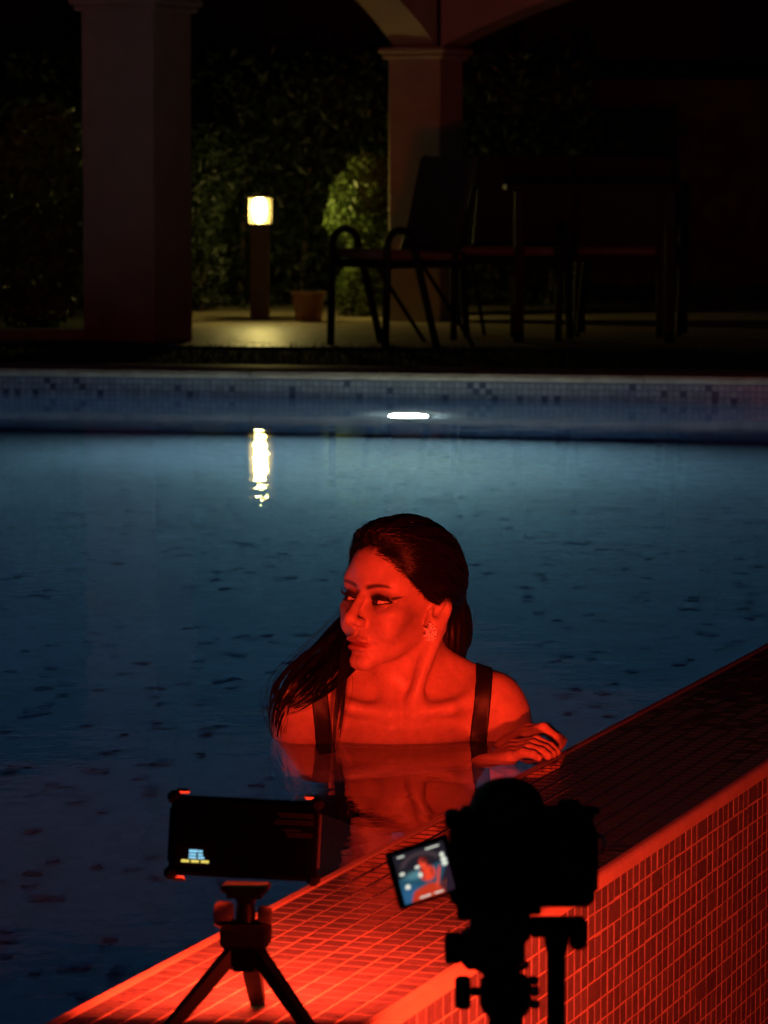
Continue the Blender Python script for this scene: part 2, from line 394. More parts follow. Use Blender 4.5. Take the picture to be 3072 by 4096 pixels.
# coping stones, one by one
s = -3.0
while s < 5:
    L = .5
    vs = []
    prof = [(-.34, .070), (.012, .070), (.028, .074), (.034, .086), (.028, .098), (.012, .103), (-.34, .104)]
    for q in (s + .002, s + L - .002): vs += [FW(q, o, z + random.uniform(-.0006, .0006)) for (o, z) in prof]
    n = len(prof)
    fs_ = [(i, (i + 1) % n, n + (i + 1) % n, n + i) for i in range(n)] + [tuple(range(n))[::-1], tuple(n + i for i in range(n))]
    adopt(MB().add(vs, fs_).build('coping_stone', M['coping'], None, True), fw); s += L
# left wall of the pool, outside the view
lw = MB(); lw.add([near_l + Vector((0, 0, -DEPTH)), corner_l + Vector((0, 0, -DEPTH)), corner_l + Vector((0, 0, .08)), near_l + Vector((0, 0, .08)),
                   near_l + Vector((-.2, 0, -DEPTH)), corner_l + Vector((-.2, 0, -DEPTH)), corner_l + Vector((-.2, 0, .08)), near_l + Vector((-.2, 0, .08))],
                  [(0, 1, 2, 3), (4, 7, 6, 5), (3, 2, 6, 7), (0, 4, 5, 1), (1, 5, 6, 2), (0, 3, 7, 4)])
tag(lw.build('side_pool_wall', M['mosaic_side']), 'blue mosaic side wall of the pool beyond the open water', 'wall')

# underwater lights: niche ring, lens, glowing face
M['pool_glow'] = emit('pool_light_glow', (1.40, 1.28, .80), POOL_POWER)
M['pool_glow2'] = emit('pool_light_glow_side', (1.3, .95, .85), POOL_POWER * .36)
def pool_light(p, nrm, mat, label):
    r = empty('pool_light', p); tag(r, label, 'pool light', 'underwater pool lights')
    rot = nrm.to_track_quat('Z', 'Y').to_euler()
    MB().lathe([(.074, 0), (.10, 0), (.10, .012), (.093, .016), (.074, .016), (.074, 0)], 28, (0, 0, 0), rot, False).build('ring', M['steel'], r, True)
    MB().lathe([(.072, .001), (.072, .006)], 28, (0, 0, 0), rot).build('lens', mat, r, True)
pool_light(FW(1.61, .004, -.78), FN, M['pool_glow'], 'glowing round underwater light set in the far pool wall')
pool_light(Vector((-4.195, 8.6, -.6)), Vector((1, 0, 0)), M['pool_glow2'], 'round underwater light set in the side pool wall')

# ================================================================== ground beyond
def sheet(name, pts, mat, label):
    return tag(MB().add(pts, [tuple(range(len(pts)))]).build(name, mat), label, kind='structure')
fwe = lambda s, o, z: FW(s, o, z)
sheet('lower_ground', [W(-40, WALL_W - .02, -.9), W(40, WALL_W - .02, -.9), W(40, 60, -.9), W(-40, 60, -.9)][::-1], M['lower'], 'grey paved lower terrace outside the edge wall')
sheet('lawn', [fwe(-60, -.33, .070), fwe((corner_r - FA).dot(FU) + .1, -.33, .070), W(80, 0, .070), Vector((-60, 90, .070))], M['soil'], 'dark lawn behind the pool coping')
sheet('side_ground', [near_l + Vector((-.2, -6, .08)), corner_l + Vector((-.2, .3, .08)), Vector((-60, 40, .08)), Vector((-60, -12, .08))], M['soil'], 'dark ground beside the pool')
# patio slab behind the lawn strip
patio_pts = [(-.99, 15.32), (2.6, 14.75), (4.5, 21.5), (-1.6, 21.5)]
pz = .085
pv = [(x, y, pz) for x, y in patio_pts] + [(x, y, .05) for x, y in patio_pts]
tag(MB().add(pv, [(0, 1, 2, 3), (0, 4, 5, 1), (1, 5, 6, 2), (2, 6, 7, 3), (3, 7, 4, 0)]).build('patio', M['patio']), 'stone patio floor shining under the garden lamp', kind='structure')
kb = MB().box((-1.75, 15.75, .105), (1.2, .22, .07), None, .006).build('kerb', M['coping']); tag(kb, kind='structure')
# grass fringe along the patio and lawn
gv = []; gf = []
for k in range(9000):
    s_ = random.uniform(-.6, 4.2); o_ = -random.uniform(.36, 2.3)
    p = FW(s_, o_, .070)
    if p.y > 15.33 - .159 * (p.x + .99) and p.x > -1.0: continue
    h = random.uniform(.02, .05); a = random.uniform(0, 6.28); wd = .0022
    d = Vector((math.cos(a), math.sin(a), 0)); l = Vector((random.gauss(0, .012), random.gauss(0, .012), h))
    n = len(gv); gv += [p - d * wd, p + d * wd, p + l]; gf.append((n, n + 1, n + 2))
tag(np_mesh('grass', np.array([tuple(v) for v in gv]), np.array(gf), M['grass'], None, False), 'short dark grass between coping and patio', 'grass', kind='stuff')

# ================================================================== arcade
ANG = R(25)
c2 = Vector((.215, 17.9, 0)); c1 = Vector((-1.115, 15.66, 0))
def column(c, wdt, cap_z, label, mat, plinth=False):
    r = empty('arcade_column', (c.x, c.y, pz), -ANG); tag(r, label, 'column', 'columns of the arcade')
    H_ = cap_z - pz
    MB().box((0, 0, H_ / 2 + .001), (wdt, wdt, H_), None, .006).build('shaft', mat, r)
    cp = MB(); cp.box((0, 0, H_ + .012), (wdt + .05, wdt + .05, .028), None, .008).box((0, 0, H_ + .041), (wdt + .085, wdt + .085, .03), None, .008); cp.build('capital', mat, r)
    if plinth: MB().box((0, 0, .06), (wdt + .012, wdt + .012, .12), None, .006).build('plinth', mat, r)
column(c2, .29, 1.43, 'pale square column lit by the garden lamp, behind the dark chair', M['plaster'])
column(c1, .365, 1.57, 'thick dull red square column beside the lamp-lit patio', M['plaster_red'])
def arch_wall(p0, p1, th, spring, rise, top, label, mat):
    p0 = Vector(p0); p1 = Vector(p1); L = (p1 - p0).length; d = (p1 - p0).normalized(); n = Vector((-d.y, d.x, 0))
    r = empty('arch', p0); tag(r, label, 'arch', 'arches of the arcade')
    N = 26; vs = []
    for i in range(N + 1):
        q = i / N; z = spring + rise * 4 * q * (1 - q)
        for sd in (-.5, .5):
            vs.append(d * (L * q) + n * (th * sd) + Vector((0, 0, z))); vs.append(d * (L * q) + n * (th * sd) + Vector((0, 0, top)))
    fs = []
    for i in range(N):
        a, b_ = i * 4, i * 4 + 4
        fs += [(a, b_, b_ + 2, a + 2), (a + 1, a + 3, b_ + 3, b_ + 1), (a, a + 1, b_ + 1, b_), (a + 2, b_ + 2, b_ + 3, a + 3)]
    fs += [(0, 2, 3, 1), (N * 4, N * 4 + 1, N * 4 + 3, N * 4 + 2)]
    MB().add(vs, fs).build('arch_body', mat, r)
dA = (c1 - c2).normalized(); dB = Vector((math.cos(ANG), -math.sin(ANG), 0))
arch_wall(c2 + dA * .1, c1 - dA * .1, .25, 1.485, .42, 2.7, 'arch springing from pale column towards the red column', M['plaster'])
arch_wall(c2 + dB * .14, c2 + dB * 3.2, .25, 1.487, .36, 2.68, 'low dark arch springing from pale column over the chairs', M['plaster_red'])
arch_wall(c1 + Vector((-.03, .02, 0)) , c1 + Vector((-.9, -.42, 0)) * 3.0, .25, 1.66, .3, 2.66, 'arch springing from the thick red column over open lawn', M['plaster_red'])
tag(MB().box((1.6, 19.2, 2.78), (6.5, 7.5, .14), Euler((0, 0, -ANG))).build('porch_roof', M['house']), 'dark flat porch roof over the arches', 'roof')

# garden wall, house wall
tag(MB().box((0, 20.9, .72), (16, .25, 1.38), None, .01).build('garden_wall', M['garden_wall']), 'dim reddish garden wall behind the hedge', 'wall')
hw = empty('house', (3.6, 23.5, .08)); tag(hw, 'unlit dark house rising behind garden wall and patio furniture', 'house')
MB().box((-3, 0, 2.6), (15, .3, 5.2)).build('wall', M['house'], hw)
MB().box((-.9, -.17, 1.0), (.9, .06, 2.0), None, .01).build('door', M['black_metal'], hw)
MB().box((.8, -.17, 1.35), (1.1, .06, 1.1), None, .01).build('window', M['black_metal'], hw)

# ================================================================== bollard lamp
bl = empty('bollard_lamp', (-.652, 18.15, pz)); tag(bl, 'square garden bollard lamp glowing yellow white on the patio', 'lamp')
MB().box((0, 0, .245), (.10, .10, .49), None, .005).build('post', M['post'], bl)
MB().box((0, 0, .64), (.128, .128, .018), None, .004).build('cap', M['post'], bl)
MB().box((0, 0, .495), (.122, .122, .012), None, .003).build('tray', M['post'], bl)
M['bulb'] = emit('bulb', (1.0, .80, .24), BOLLARD_POWER)
MB().lathe([(.006, .505), (.022, .515), (.030, .54), (.032, .60), (.026, .625), (.01, .63)], 20).build('bulb', M['bulb'], bl, True)
m, t, b = mat_new('lamp_pane'); out = t.nodes['Material Output']
tr = t.nodes.new('ShaderNodeBsdfTransparent'); tl = t.nodes.new('ShaderNodeBsdfTranslucent'); tl.inputs[0].default_value = (1, .85, .5, 1)
ms = t.nodes.new('ShaderNodeMixShader'); ms.inputs[0].default_value = .07
t.links.new(tr.outputs[0], ms.inputs[1]); t.links.new(tl.outputs[0], ms.inputs[2]); t.links.new(ms.outputs[0], out.inputs[0]); M['pane'] = m
for k in range(4):
    a = k * math.pi / 2
    MB().box((.056 * math.sin(a), .056 * math.cos(a), .566), (.104 if k % 2 == 0 else .003, .003 if k % 2 == 0 else .104, .128)).build('pane', M['pane'], bl)
for sx in (-1, 1):
    for sy in (-1, 1): MB().box((sx * .057, sy * .057, .566), (.008, .008, .131)).build('frame_bar', M['post'], bl)

# ================================================================== plants
def leaves(n, sampler, size, seed, up=.3):
    g = np.random.default_rng(seed); P = sampler(g, n)
    a = g.normal(size=(n, 3)); a[:, 2] += up; a /= np.linalg.norm(a, axis=1)[:, None]
    t = g.normal(size=(n, 3)); t -= a * (t * a).sum(1)[:, None]; t /= np.linalg.norm(t, axis=1)[:, None]
    bb = np.cross(a, t); s = size * g.uniform(.6, 1.35, n)[:, None]
    fold = a * s * .18
    V = np.stack([P - t * s, P - t * s * .1 + bb * s * .48 + fold, P + t * s, P - t * s * .1 - bb * s * .48 + fold], 1).reshape(-1, 3)
    base = np.arange(n)[:, None] * 4
    Fq = np.concatenate([base + np.array([[0, 1, 2]]), base + np.array([[0, 2, 3]])])
    return V, Fq
def shrub(name, base, blobs, n, size, label, mat, seed, cat='shrub', group=None):
    r = empty(name, base); tag(r, label, cat, group)
    wts = np.array([bb[3] * bb[4] * bb[5] for bb in blobs]); wts = wts / wts.sum()
    def smp(g, n):
        k = g.choice(len(blobs), n, p=wts); B = np.array(blobs)[k]
        d = g.normal(size=(n, 3)); d /= np.linalg.norm(d, axis=1)[:, None]
        return B[:, :3] + d * B[:, 3:6] * (g.uniform(.25, 1.08, n) ** .45)[:, None]
    V, Fq = leaves(n, smp, size, seed); np_mesh('crown', V, Fq, mat, r, False)
    st = MB()
    for k, bb in enumerate(blobs):
        q = Vector(bb[:3]); st.tube([(q.x * .15, q.y * .15, 0), (q.x * .5 + .02, q.y * .5, q.z * .45), q], [.012, .009, .004], 6)
    st.build('trunk', M['stem'], r, True)
shrub('climbing_shrub', (-.10, 18.45, pz), [(-.05, 0, .12, .12, .1, .15), (-.02, 0, .32, .10, .1, .16), (-.07, -.02, .52, .15, .12, .13), (-.04, -.02, .66, .15, .12, .12), (.0, 0, .78, .10, .1, .09), (.1, .03, .45, .1, .1, .4)], 5200, .019, 'bright green climbing shrub caught by lamp light behind the armchair', M['leaf'], 3)
shrub('dark_shrub', (-1.72, 17.0, .08), [(0, 0, .3, .28, .25, .3), (.12, 0, .62, .22, .2, .22), (-.2, .1, .6, .25, .2, .25), (.05, 0, .9, .22, .2, .22), (.27, -.05, .45, .1, .12, .25)], 4200, .03, 'dim leafy shrub beside the thick red column', M['leaf'], 4)
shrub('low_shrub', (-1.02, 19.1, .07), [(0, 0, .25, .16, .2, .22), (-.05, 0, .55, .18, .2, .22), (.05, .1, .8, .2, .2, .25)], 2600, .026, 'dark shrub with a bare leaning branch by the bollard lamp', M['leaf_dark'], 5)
hd = empty('hedge', (0, 20.0, .08)); tag(hd, 'tall dark leafy hedge behind the patio lamp', 'hedge')
def hs(g, n): return np.c_[g.uniform(-3.2, 1.2, n), g.normal(0, .16, n) - .05 * g.random(n), np.abs(g.uniform(0, 1, n)) ** .9 * (1.35 + .12 * np.sin(g.uniform(0, 30, n)))]
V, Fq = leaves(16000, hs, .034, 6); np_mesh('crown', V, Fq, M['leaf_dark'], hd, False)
stb = MB()
for k in range(12): stb.tube([(-3 + k * .36, 0, 0), (-2.95 + k * .36, .03, .8)], [.02, .008], 6)
stb.build('stems', M['stem'], hd)
# terracotta pot
pot = empty('flower_pot', (-.39, 17.85, pz)); tag(pot, 'round terracotta plant pot beside the bollard lamp', 'pot')
MB().lathe([(.062, 0), (.066, .002), (.083, .13), (.088, .135), (.089, .152), (.082, .153), (.078, .135), (.05, .13)], 28).build('pot_body', M['terracotta'], pot, True)
MB().lathe([(.01, .125), (.08, .131), (.079, .136), (.01, .138)], 20).build('potting_soil', M['soil'], pot)

# ================================================================== patio chairs and table
def armchair(loc, rz, label, group='dark patio armchairs'):
    r = empty('armchair', loc, rz); tag(r, label, 'armchair', group)
    w2, d2, rt = .245, .25, .017
    for sx in (-1, 1):
        x = sx * w2
        # inverted U side frame: front leg, rounded arm, raked rear leg
        pts = [(x, -d2, 0), (x, -d2 + .01, .38)] 
        for k in range(9):
            a = math.pi - math.pi * k / 8; pts.append((x, -d2 + .075 + .065 * math.cos(a), .45 + .065 * math.sin(a)))
        pts += [(x, -d2 + .16, .38), (x, -d2 + .26, .0)]
        MB().tube(pts, rt, 10).build('side_frame', M['black_metal'], r, True)
        MB().tube([(x * .86, -d2 + .18, .40), (x * .86, .22, .0)], .010, 8).build('leg', M['black_metal'], r, True)
        MB().tube([(x * .95, .10, .37), (x * .95, .19, .62), (x * .95, .24, .84)], .014, 8).build('back_post', M['black_metal'], r, True)
    MB().box((0, -.03, .365), (2 * w2 - .02, .42, .035), None, .008).build('seat_frame', M['black_metal'], r)
    MB().box((0, -.035, .402), (2 * w2 - .05, .40, .045), Euler((R(-2), 0, 0)), .016).build('cushion', M['cushion'], r, True)
    MB().box((0, .165, .615), (2 * w2 - .03, .022, .45), Euler((R(-13), 0, 0)), .008).build('backrest', M['black_sling'], r)
    return r
armchair((.10, 15.35, pz), R(-60), 'dark metal armchair with brown seat cushion and looped arms by the shrub')
armchair((.62, 16.0, pz), R(-15), 'dark metal armchair pushed to the table behind the cushioned one')
armchair((1.15, 16.3, pz), R(170), 'dark armchair on the house side of the table')
tb = empty('patio_table', (.95, 15.85, pz)); tag(tb, 'dark rectangular patio table among the armchairs', 'table')
MB().box((0, 0, .70), (.8, .6, .03), None, .006).build('table_top', M['black_metal'], tb)
for sx in (-1, 1):
    for sy in (-1, 1): MB().box((sx * .34, sy * .24, .342), (.045, .045, .683), None, .004).build('leg', M['black_metal'], tb)

# ================================================================== red LED panel on a mini tripod
M['led_red'] = emit('led_diffuser_red', RED, 60.0)
M['led_red_side'] = emit('led_diffuser_red_side', RED, 60.0)
M['lcd_blue'] = emit('lcd_blue', (.30, .72, 1.0), 1.1)
M['lcd_yellow'] = emit('lcd_yellow', (1.0, .80, .16), 1.0)
PW, PHT, PD = .150, .083, .017
def led_panel(loc, rot, glow, label, power, display=True, spread=165):
    r = empty('led_panel', loc); r.rotation_euler = rot; tag(r, label, 'video light')
    zc = PHT / 2 + .004
    MB().box((0, 0, zc), (PW - .004, PD, PHT - .004), None, .004).build('housing', M['cam_black'], r)
    MB().box((0, PD / 2 + .0015, zc), (PW - .014, .002, PHT - .014)).build('diffuser', glow, r)
    if power:                                       # the lit side: LEDs behind beam-shaping lenses
        la = bpy.data.lights.new('led_array', 'AREA'); la.shape = 'RECTANGLE'; la.size = PW - .016; la.size_y = PHT - .016
        la.color = RED; la.energy = power; la.spread = R(spread)
        lo_ = bpy.data.objects.new('led_array', la); COL.objects.link(lo_); lo_.parent = r
        lo_.location = (0, PD / 2 + .004, zc); lo_.rotation_euler = (R(90), 0, 0)
    for sx in (-1, 1):
        for sz in (-1, 1):
            x, z = sx * (PW / 2 - .004), zc + sz * (PHT / 2 - .004)
            MB().box((x, .0, z), (.013, PD + .003, .013), None, .004).build('corner_guard', M['cam_rubber'], r)
        # pads on the rim that catch the glow
        for sz in (-1, 1):
            if sz < 0 and sx > 0: continue
            MB().box((sx * (PW / 2 - .011), PD / 2 + .003, zc + sz * (PHT / 2 + .002)), (.014, .006, .005), None, .002).build('rim_pad', M['silicone'], r)
        MB().box((sx * (PW / 2 - .0005), .006, zc), (.002, .006, PHT - .03), None, .0006).build('side_strip', M['silicone'] if sx > 0 else M['cam_black'], r)
    bm = MB(); n = 40; ro, ri = .0225, .0205
    bm.lathe([(ri, 0), (ro, 0), (ro, .0009), (ri, .0009), (ri, 0)], n, (.004, -PD / 2 - .0002, zc - .003), Euler((R(90), 0, 0)), False).build('magnet_ring', M['cam_black'], r, True)
    for k, (x, z, wd) in enumerate([(.050, .026, .036), (.052, .0235, .034), (.050, .019, .038), (.049, .0165, .04), (.048, .010, .018), (.055, .0068, .026), (.056, .0045, .025)]):
        MB().box((x, -PD / 2 - .0001, zc + z), (wd, .0003, .0009)).build('print_line', M['print'], r)
    if display:
        sc = MB().box((-.050, -PD / 2 - .0002, zc - .0195), (.032, .0006, .020), None, .0002).build('display', M['anod'], r)
        px_ = 1 / 3971.0; cx = -.0486
        y0 = -PD / 2 - .0009
        for row, dz in enumerate((.0046, .0012, -.0018)):
            x = cx - .0042
            for k in range(5 if row else 6):
                w_ = random.uniform(.0012, .0017)
                MB().box((x + w_ / 2, y0, zc - .0195 + dz), (w_ * .86, .0004, .0020 if row else .0026)).build('digit', M['lcd_blue'], sc); x += w_
            x = cx + .0046
            for k in range(3 if row < 2 else 4):
                w_ = random.uniform(.0013, .0018)
                MB().box((x + w_ / 2, y0, zc - .0195 + dz), (w_ * .84, .0004, .0021)).build('digit', M['lcd_blue'], sc); x += w_
        for x in (-.0118, -.0020, .0078):
            n_ = 4
            for k in range(n_):
                MB().box((cx + x + k * .0020 + .001, y0, zc - .0195 - .0054), (.0017, .0004, .0026)).build('digit', M['lcd_yellow'], sc)
    return r
LP = Vector((-.1370, 3.365, TOPZ))
led_panel((LP.x - .004, LP.y, .1485), (R(-9), R(2.3), R(-3)), M['led_red'], 'black LED video light with lit readout on mini tripod, glowing red ahead', PANEL_POWER)
def leg_tube(mb, p0, p1, w0, w1): return mb.tube([p0, p1], [w0, w1], 8)
mt = empty('mini_tripod', (LP.x, LP.y, TOPZ), R(-6)); mt.scale = (1, 1, 1.105); tag(mt, 'stubby black tabletop tripod standing on the tiled wall top', 'tripod')
MB().box((0, 0, .126), (.046, .03, .006), None, .0015).box((0, 0, .1205), (.036, .026, .006), None, .0015).build('mount_plate', M['anod'], mt)
MB().lathe([(.008, .088), (.010, .10), (.0085, .112), (.0125, .1185)], 18).build('neck', M['anod'], mt, True)
MB().lathe([(.010, 0), (.0125, .004), (.0125, .014), (.010, .018)], 16, (-.0135, .004, .1), Euler((0, R(-90), 0))).build('lock_knob', M['silicone'], mt, True)
MB().lathe([(.007, 0), (.009, .003), (.009, .010), (.007, .013)], 16, (.012, .004, .1), Euler((0, R(90), 0))).build('tension_knob', M['silicone'], mt, True)
MB().box((0, 0, .083), (.048, .038, .022), None, .004).build('collar', M['cam_rubber'], mt)
MB().lathe([(.018, .052), (.020, .056), (.0205, .074)], 6).build('hub', M['cam_black'], mt)
for a in (90, 210, 330):
    d = Vector((math.cos(R(a)), math.sin(R(a)), 0)); wd = .011 if a != 90 else .015
    zx = d.cross(Z_)
    vs = []
    for (rr, z, hw, ht) in ((.012, .070, wd * .62, .006), (.05, .034, wd * .55, .006), (.083, .004, wd * .5, .005)):
        c = d * rr + Vector((0, 0, z)); nn = (Vector((0, 0, 1)) * .72 + d * .7)
        vs += [c - zx * hw - nn * ht, c + zx * hw - nn * ht, c + zx * hw + nn * ht, c - zx * hw + nn * ht]
    fs_ = [(i * 4 + k, i * 4 + (k + 1) % 4, i * 4 + 4 + (k + 1) % 4, i * 4 + 4 + k) for i in range(2) for k in range(4)] + [(3, 2, 1, 0), (8, 9, 10, 11)]
    lg = MB().add(vs, fs_).build('leg', M['anod'], mt)
    MB().lathe([(.006, 0), (.0075, .002), (.006, .008)], 12, d * .083).build('foot', M['cam_rubber'], lg, True)

# second red panel, low on a stand on the lower terrace just outside the wall: it lights the wall's outer face and, over the rim, the bather
SL = Vector((.235, 2.98, -.9))
p2 = led_panel((SL.x, SL.y, -.045), (R(4), 0, R(-17)), M['led_red_side'], 'LED video light glowing red on a stand beside the outer wall face', SIDE_POWER, display=False, spread=112)
ls = empty('light_stand', SL, R(-17)); tag(ls, 'slim black light stand on the lower terrace outside the wall', 'stand')
MB().tube([(0, 0, .03), (0, 0, .852)], .008, 10).build('pole', M['anod'], ls, True)
MB().box((0, 0, .852), (.03, .03, .01), None, .002).build('mount_plate', M['anod'], ls)
for k in range(3):
    a = R(90 + 120 * k); MB().tube([(0, 0, .18), (.22 * math.cos(a), .22 * math.sin(a), .006)], .006, 8).build('leg', M['anod'], ls, True)

# ================================================================== camera on tripod
CY = 2.87
cb = empty('mirrorless_camera', (.1163, CY, .2355)); tag(cb, 'black camera on tripod seen from behind with its flip screen open', 'camera')
MB().box((0, 0, .037), (.122, .045, .074), None, .006).build('body', M['cam_black'], cb, True)
MB().box((.004, 0, .0765), (.112, .040, .008), None, .003).build('top_plate', M['cam_black'], cb, True)
hp = []
n = 16
for yy, sc_ in ((-.026, .9), (-.016, 1.0), (.02, 1.0), (.034, .8)):
    for k in range(n + 1):
        a = math.pi * k / n; hp.append((-.012 + .0325 * sc_ * math.cos(a), yy, .071 + .0335 * sc_ * math.sin(a) ** .8))
fs_ = [(i * (n + 1) + k, i * (n + 1) + k + 1, (i + 1) * (n + 1) + k + 1, (i + 1) * (n + 1) + k) for i in range(3) for k in range(n)] + [tuple(range(n + 1))[::-1], tuple(3 * (n + 1) + k for k in range(n + 1))]
vf = MB().add(hp, fs_).build('viewfinder_hump', M['cam_black'], cb, True)
MB().box((-.012, -.029, .086), (.034, .008, .022), None, .004).build('eyecup', M['cam_rubber'], vf, True)
MB().box((.052, .02, .034), (.026, .05, .066), None, .010).build('grip', M['cam_rubber'], cb, True)
MB().lathe([(.008, 0), (.0095, .001), (.0095, .007), (.008, .008)], 20, (.040, .004, .079)).build('mode_dial', M['cam_black'], cb, True)
MB().lathe([(.0075, 0), (.009, .001), (.009, .005), (.0075, .006)], 20, (.056, -.006, .077)).build('exposure_dial', M['cam_black'], cb, True)
MB().lathe([(.010, 0), (.010, .003)], 20, (.04, -.0225, .034), Euler((R(90), 0, 0))).build('control_wheel', M['cam_rubber'], cb, True)
MB().lathe([(.033, 0), (.035, .01), (.036, .05), (.034, .056)], 32, (-.012, .022, .036), Euler((R(-90), 0, 0))).build('lens', M['cam_rubber'], cb, True)
MB().box((-.058, 0, .072), (.014, .034, .012), None, .003).build('strap_lug', M['cam_black'], cb)
MB().tube([(.061, 0, .060), (.068, -.004, .058), (.070, -.006, .050), (.067, -.004, .043)], .0016, 6).build('strap_ring', M['steel'], cb, True)
# flip screen, turned out to the left and tilted
fsE = Euler((0, R(-15), R(14)))
scr = MB().box((0, 0, 0), (.055, .006, .050), None, .0015).build('flip_screen', M['cam_black'], cb); scr.location = (-.0835, -.024, .0315); scr.rotation_euler = fsE
MB().box((.030, .003, 0), (.012, .008, .030), None, .002).build('hinge', M['cam_black'], scr)
def scol(name, c, s=1.0): return emit('screen_' + name, c, s)
def spoly(name, pts, mat, lay_):
    MB().add([(x, -.0031 - lay_ * .00006, z) for x, z in pts], [tuple(range(len(pts)))]).build(name, mat, scr)
S3 = scol('white', (.75, .78, .66))
ex, ez = .0225, .0215
nx_, nz_ = 72, 66
gx, gz = np.meshgrid(np.linspace(-1, 1, nx_), np.linspace(-1, 1, nz_), indexing='ij')
sm = lambda v, a, b_: np.clip((v - a) / (b_ - a), 0, 1) ** 2 * (3 - 2 * np.clip((v - a) / (b_ - a), 0, 1))
el = lambda cx, cz, rx, rz_, s_=.25: 1 - sm(np.sqrt(((gx - cx) / rx) ** 2 + ((gz - cz) / rz_) ** 2), 1 - s_, 1 + s_)
img = np.zeros((nx_, nz_, 3)) + np.array([.016, .013, .020])
def over(mask, col): 
    global img
    img = img * (1 - mask[..., None]) + np.array(col) * mask[..., None]
arch = np.abs(np.sqrt(((gx + .05) / .75) ** 2 + ((gz - .25) / .55) ** 2) - 1); over((1 - sm(arch, .05, .22)) * sm(gz, .35, .5) * .7, (.07, .045, .05))
over((1 - sm(gz, .10 + .14 * gx, .20 + .14 * gx)), (.016, .075, .12))
over(el(-.25, .02, .45, .16, .7) * .8, (.10, .26, .30))
over(el(-.75, -.75, .45, .4, .7) * .7, (.03, .12, .28))
over(sm(gx * .55 - gz * .35, .42, .52), (.022, .012, .022))                       # dark outer side
over(sm(-gz - .40 - .25 * np.abs(gx - .1), .0, .10) * (1 - sm(gx + .45 * gz, .10, .22)) * sm(gx - .45 * gz, -.35, -.2), (.50, .03, .010))  # lit ledge
over((1 - sm(np.abs(gx - .60 - .35 * gz), .02, .07)) * (1 - sm(gz, -.05, .2)) * sm(gz, -.8, -.6), (.80, .06, .03))
over(el(.13, -.06, .30, .30), (.85, .055, .02)); over(el(.05, .40, .15, .22), (.55, .03, .012)); over(el(.03, .36, .11, .18), (.95, .075, .03))
over(el(.13, .50, .17, .14) * .8, (.05, .01, .01)); over(el(-.06, -.02, .05, .25, .5) * .7, (.06, .01, .012)); over(el(.30, -.02, .03, .2, .5) * .8, (.04, .01, .012))
for lx in np.linspace(-.5, .6, 9): over((1 - sm(np.abs(gx - lx - .35 * (gz + .9)), .006, .02)) * (1 - sm(gz, -.55, -.45)) * .35, (1.0, .15, .06))
Vg = np.stack([gx * ex, np.full_like(gx, -.0031), gz * ez], -1).reshape(-1, 3)
ii = np.arange((nx_ - 1) * nz_).reshape(nx_ - 1, nz_)[:, :-1].ravel()
Qg = np.stack([ii, ii + nz_, ii + nz_ + 1, ii + 1], 1)
m, t, b = mat_new('live_view_picture'); at = t.nodes.new('ShaderNodeAttribute'); at.attribute_name = 'picture'
b.inputs['Base Color'].default_value = (.005, .005, .005, 1); b.inputs['Roughness'].default_value = .2
t.links.new(at.outputs['Color'], b.inputs['Emission Color']); b.inputs['Emission Strength'].default_value = 1.0
lv = np_mesh('live_view', Vg, Qg, m, scr, False)
ca = lv.data.attributes.new('picture', 'FLOAT_COLOR', 'POINT'); ca.data.foreach_set('color', np.concatenate([img.reshape(-1, 3), np.ones((nx_ * nz_, 1))], 1).astype(np.float32).ravel())
def blob(cx, cz, rx, rz_, k=14): return [(cx + rx * math.cos(2 * math.pi * i / k), cz + rz_ * math.sin(2 * math.pi * i / k)) for i in range(k)]
for (x, z, rx, rz_) in ((-.0185, .0045, .0024, .0015), (-.0045, .0065, .0023, .0014), (-.0165, -.0075, .0024, .0022), (-.0035, -.0008, .002, .0022), (.0185, .0105, .002, .0022), (.019, .006, .0026, .0024), (.019, .0025, .0026, .0020)):
    spoly('live_view_icon', blob(x, z, rx, rz_, 10), S3, 7)

for k, (x, z, wd) in enumerate([(-.004, -.0195, .010), (.008, -.0195, .008), (-.016, .0190, .006), (.012, .0190, .012)]):
    MB().box((x, -.0034, z), (wd, .0002, .0012)).build('live_view_readout', S3, scr)
ct = empty('camera_tripod', (.106, CY, -.9)); tag(ct, 'black camera tripod with pan arm standing in front of the tiled wall face', 'tripod')
g = lambda px, py: ((px - 1536) / F_PX * CY - .106, CAM_H - (py - 690) / F_PX * CY + .9)     # photo position on the tripod's own plane
def tb_(px0, px1, py0, py1, dy, name, mat, bev=.002, yo=0.0, parent=ct):
    x0, z1 = g(px0, py0); x1, z0 = g(px1, py1)
    return MB().box(((x0 + x1) / 2, yo, (z0 + z1) / 2), (x1 - x0, dy, z1 - z0), None, bev).build(name, mat, parent, True)
def cyl_z(px0, px1, prof, name, mat):
    pr = []
    for (py, f_) in prof:
        x0, z = g(px0, py); x1, _ = g(px1, py); pr.append(((x1 - x0) / 2 * f_, z))
    cx = (g(px0, 0)[0] + g(px1, 0)[0]) / 2
    return MB().lathe(pr[::-1], 24, (cx, 0, 0)).build(name, mat, ct, True)
tb_(1870, 2170, 3640, 3672, .045, 'quick_release_plate', M['anod'])
tb_(1832, 1912, 3630, 3703, .03, 'plate_stop', M['anod'])
tb_(1884, 2130, 3668, 3790, .042, 'head_block', M['anod'], .004)
tb_(1846, 2108, 3760, 3900, .05, 'tilt_housing', M['anod'], .006)
kn = MB().lathe([(.011, 0), (.0135, .002), (.0135, .012), (.011, .014)], 20, (g(1850, 0)[0], 0, g(0, 3830)[1]), Euler((0, R(-90), 0))).build('tilt_knob', M['cam_rubber'], ct, True)
tb_(2120, 2362, 3706, 3780, .022, 'pan_arm', M['anod'], .004)
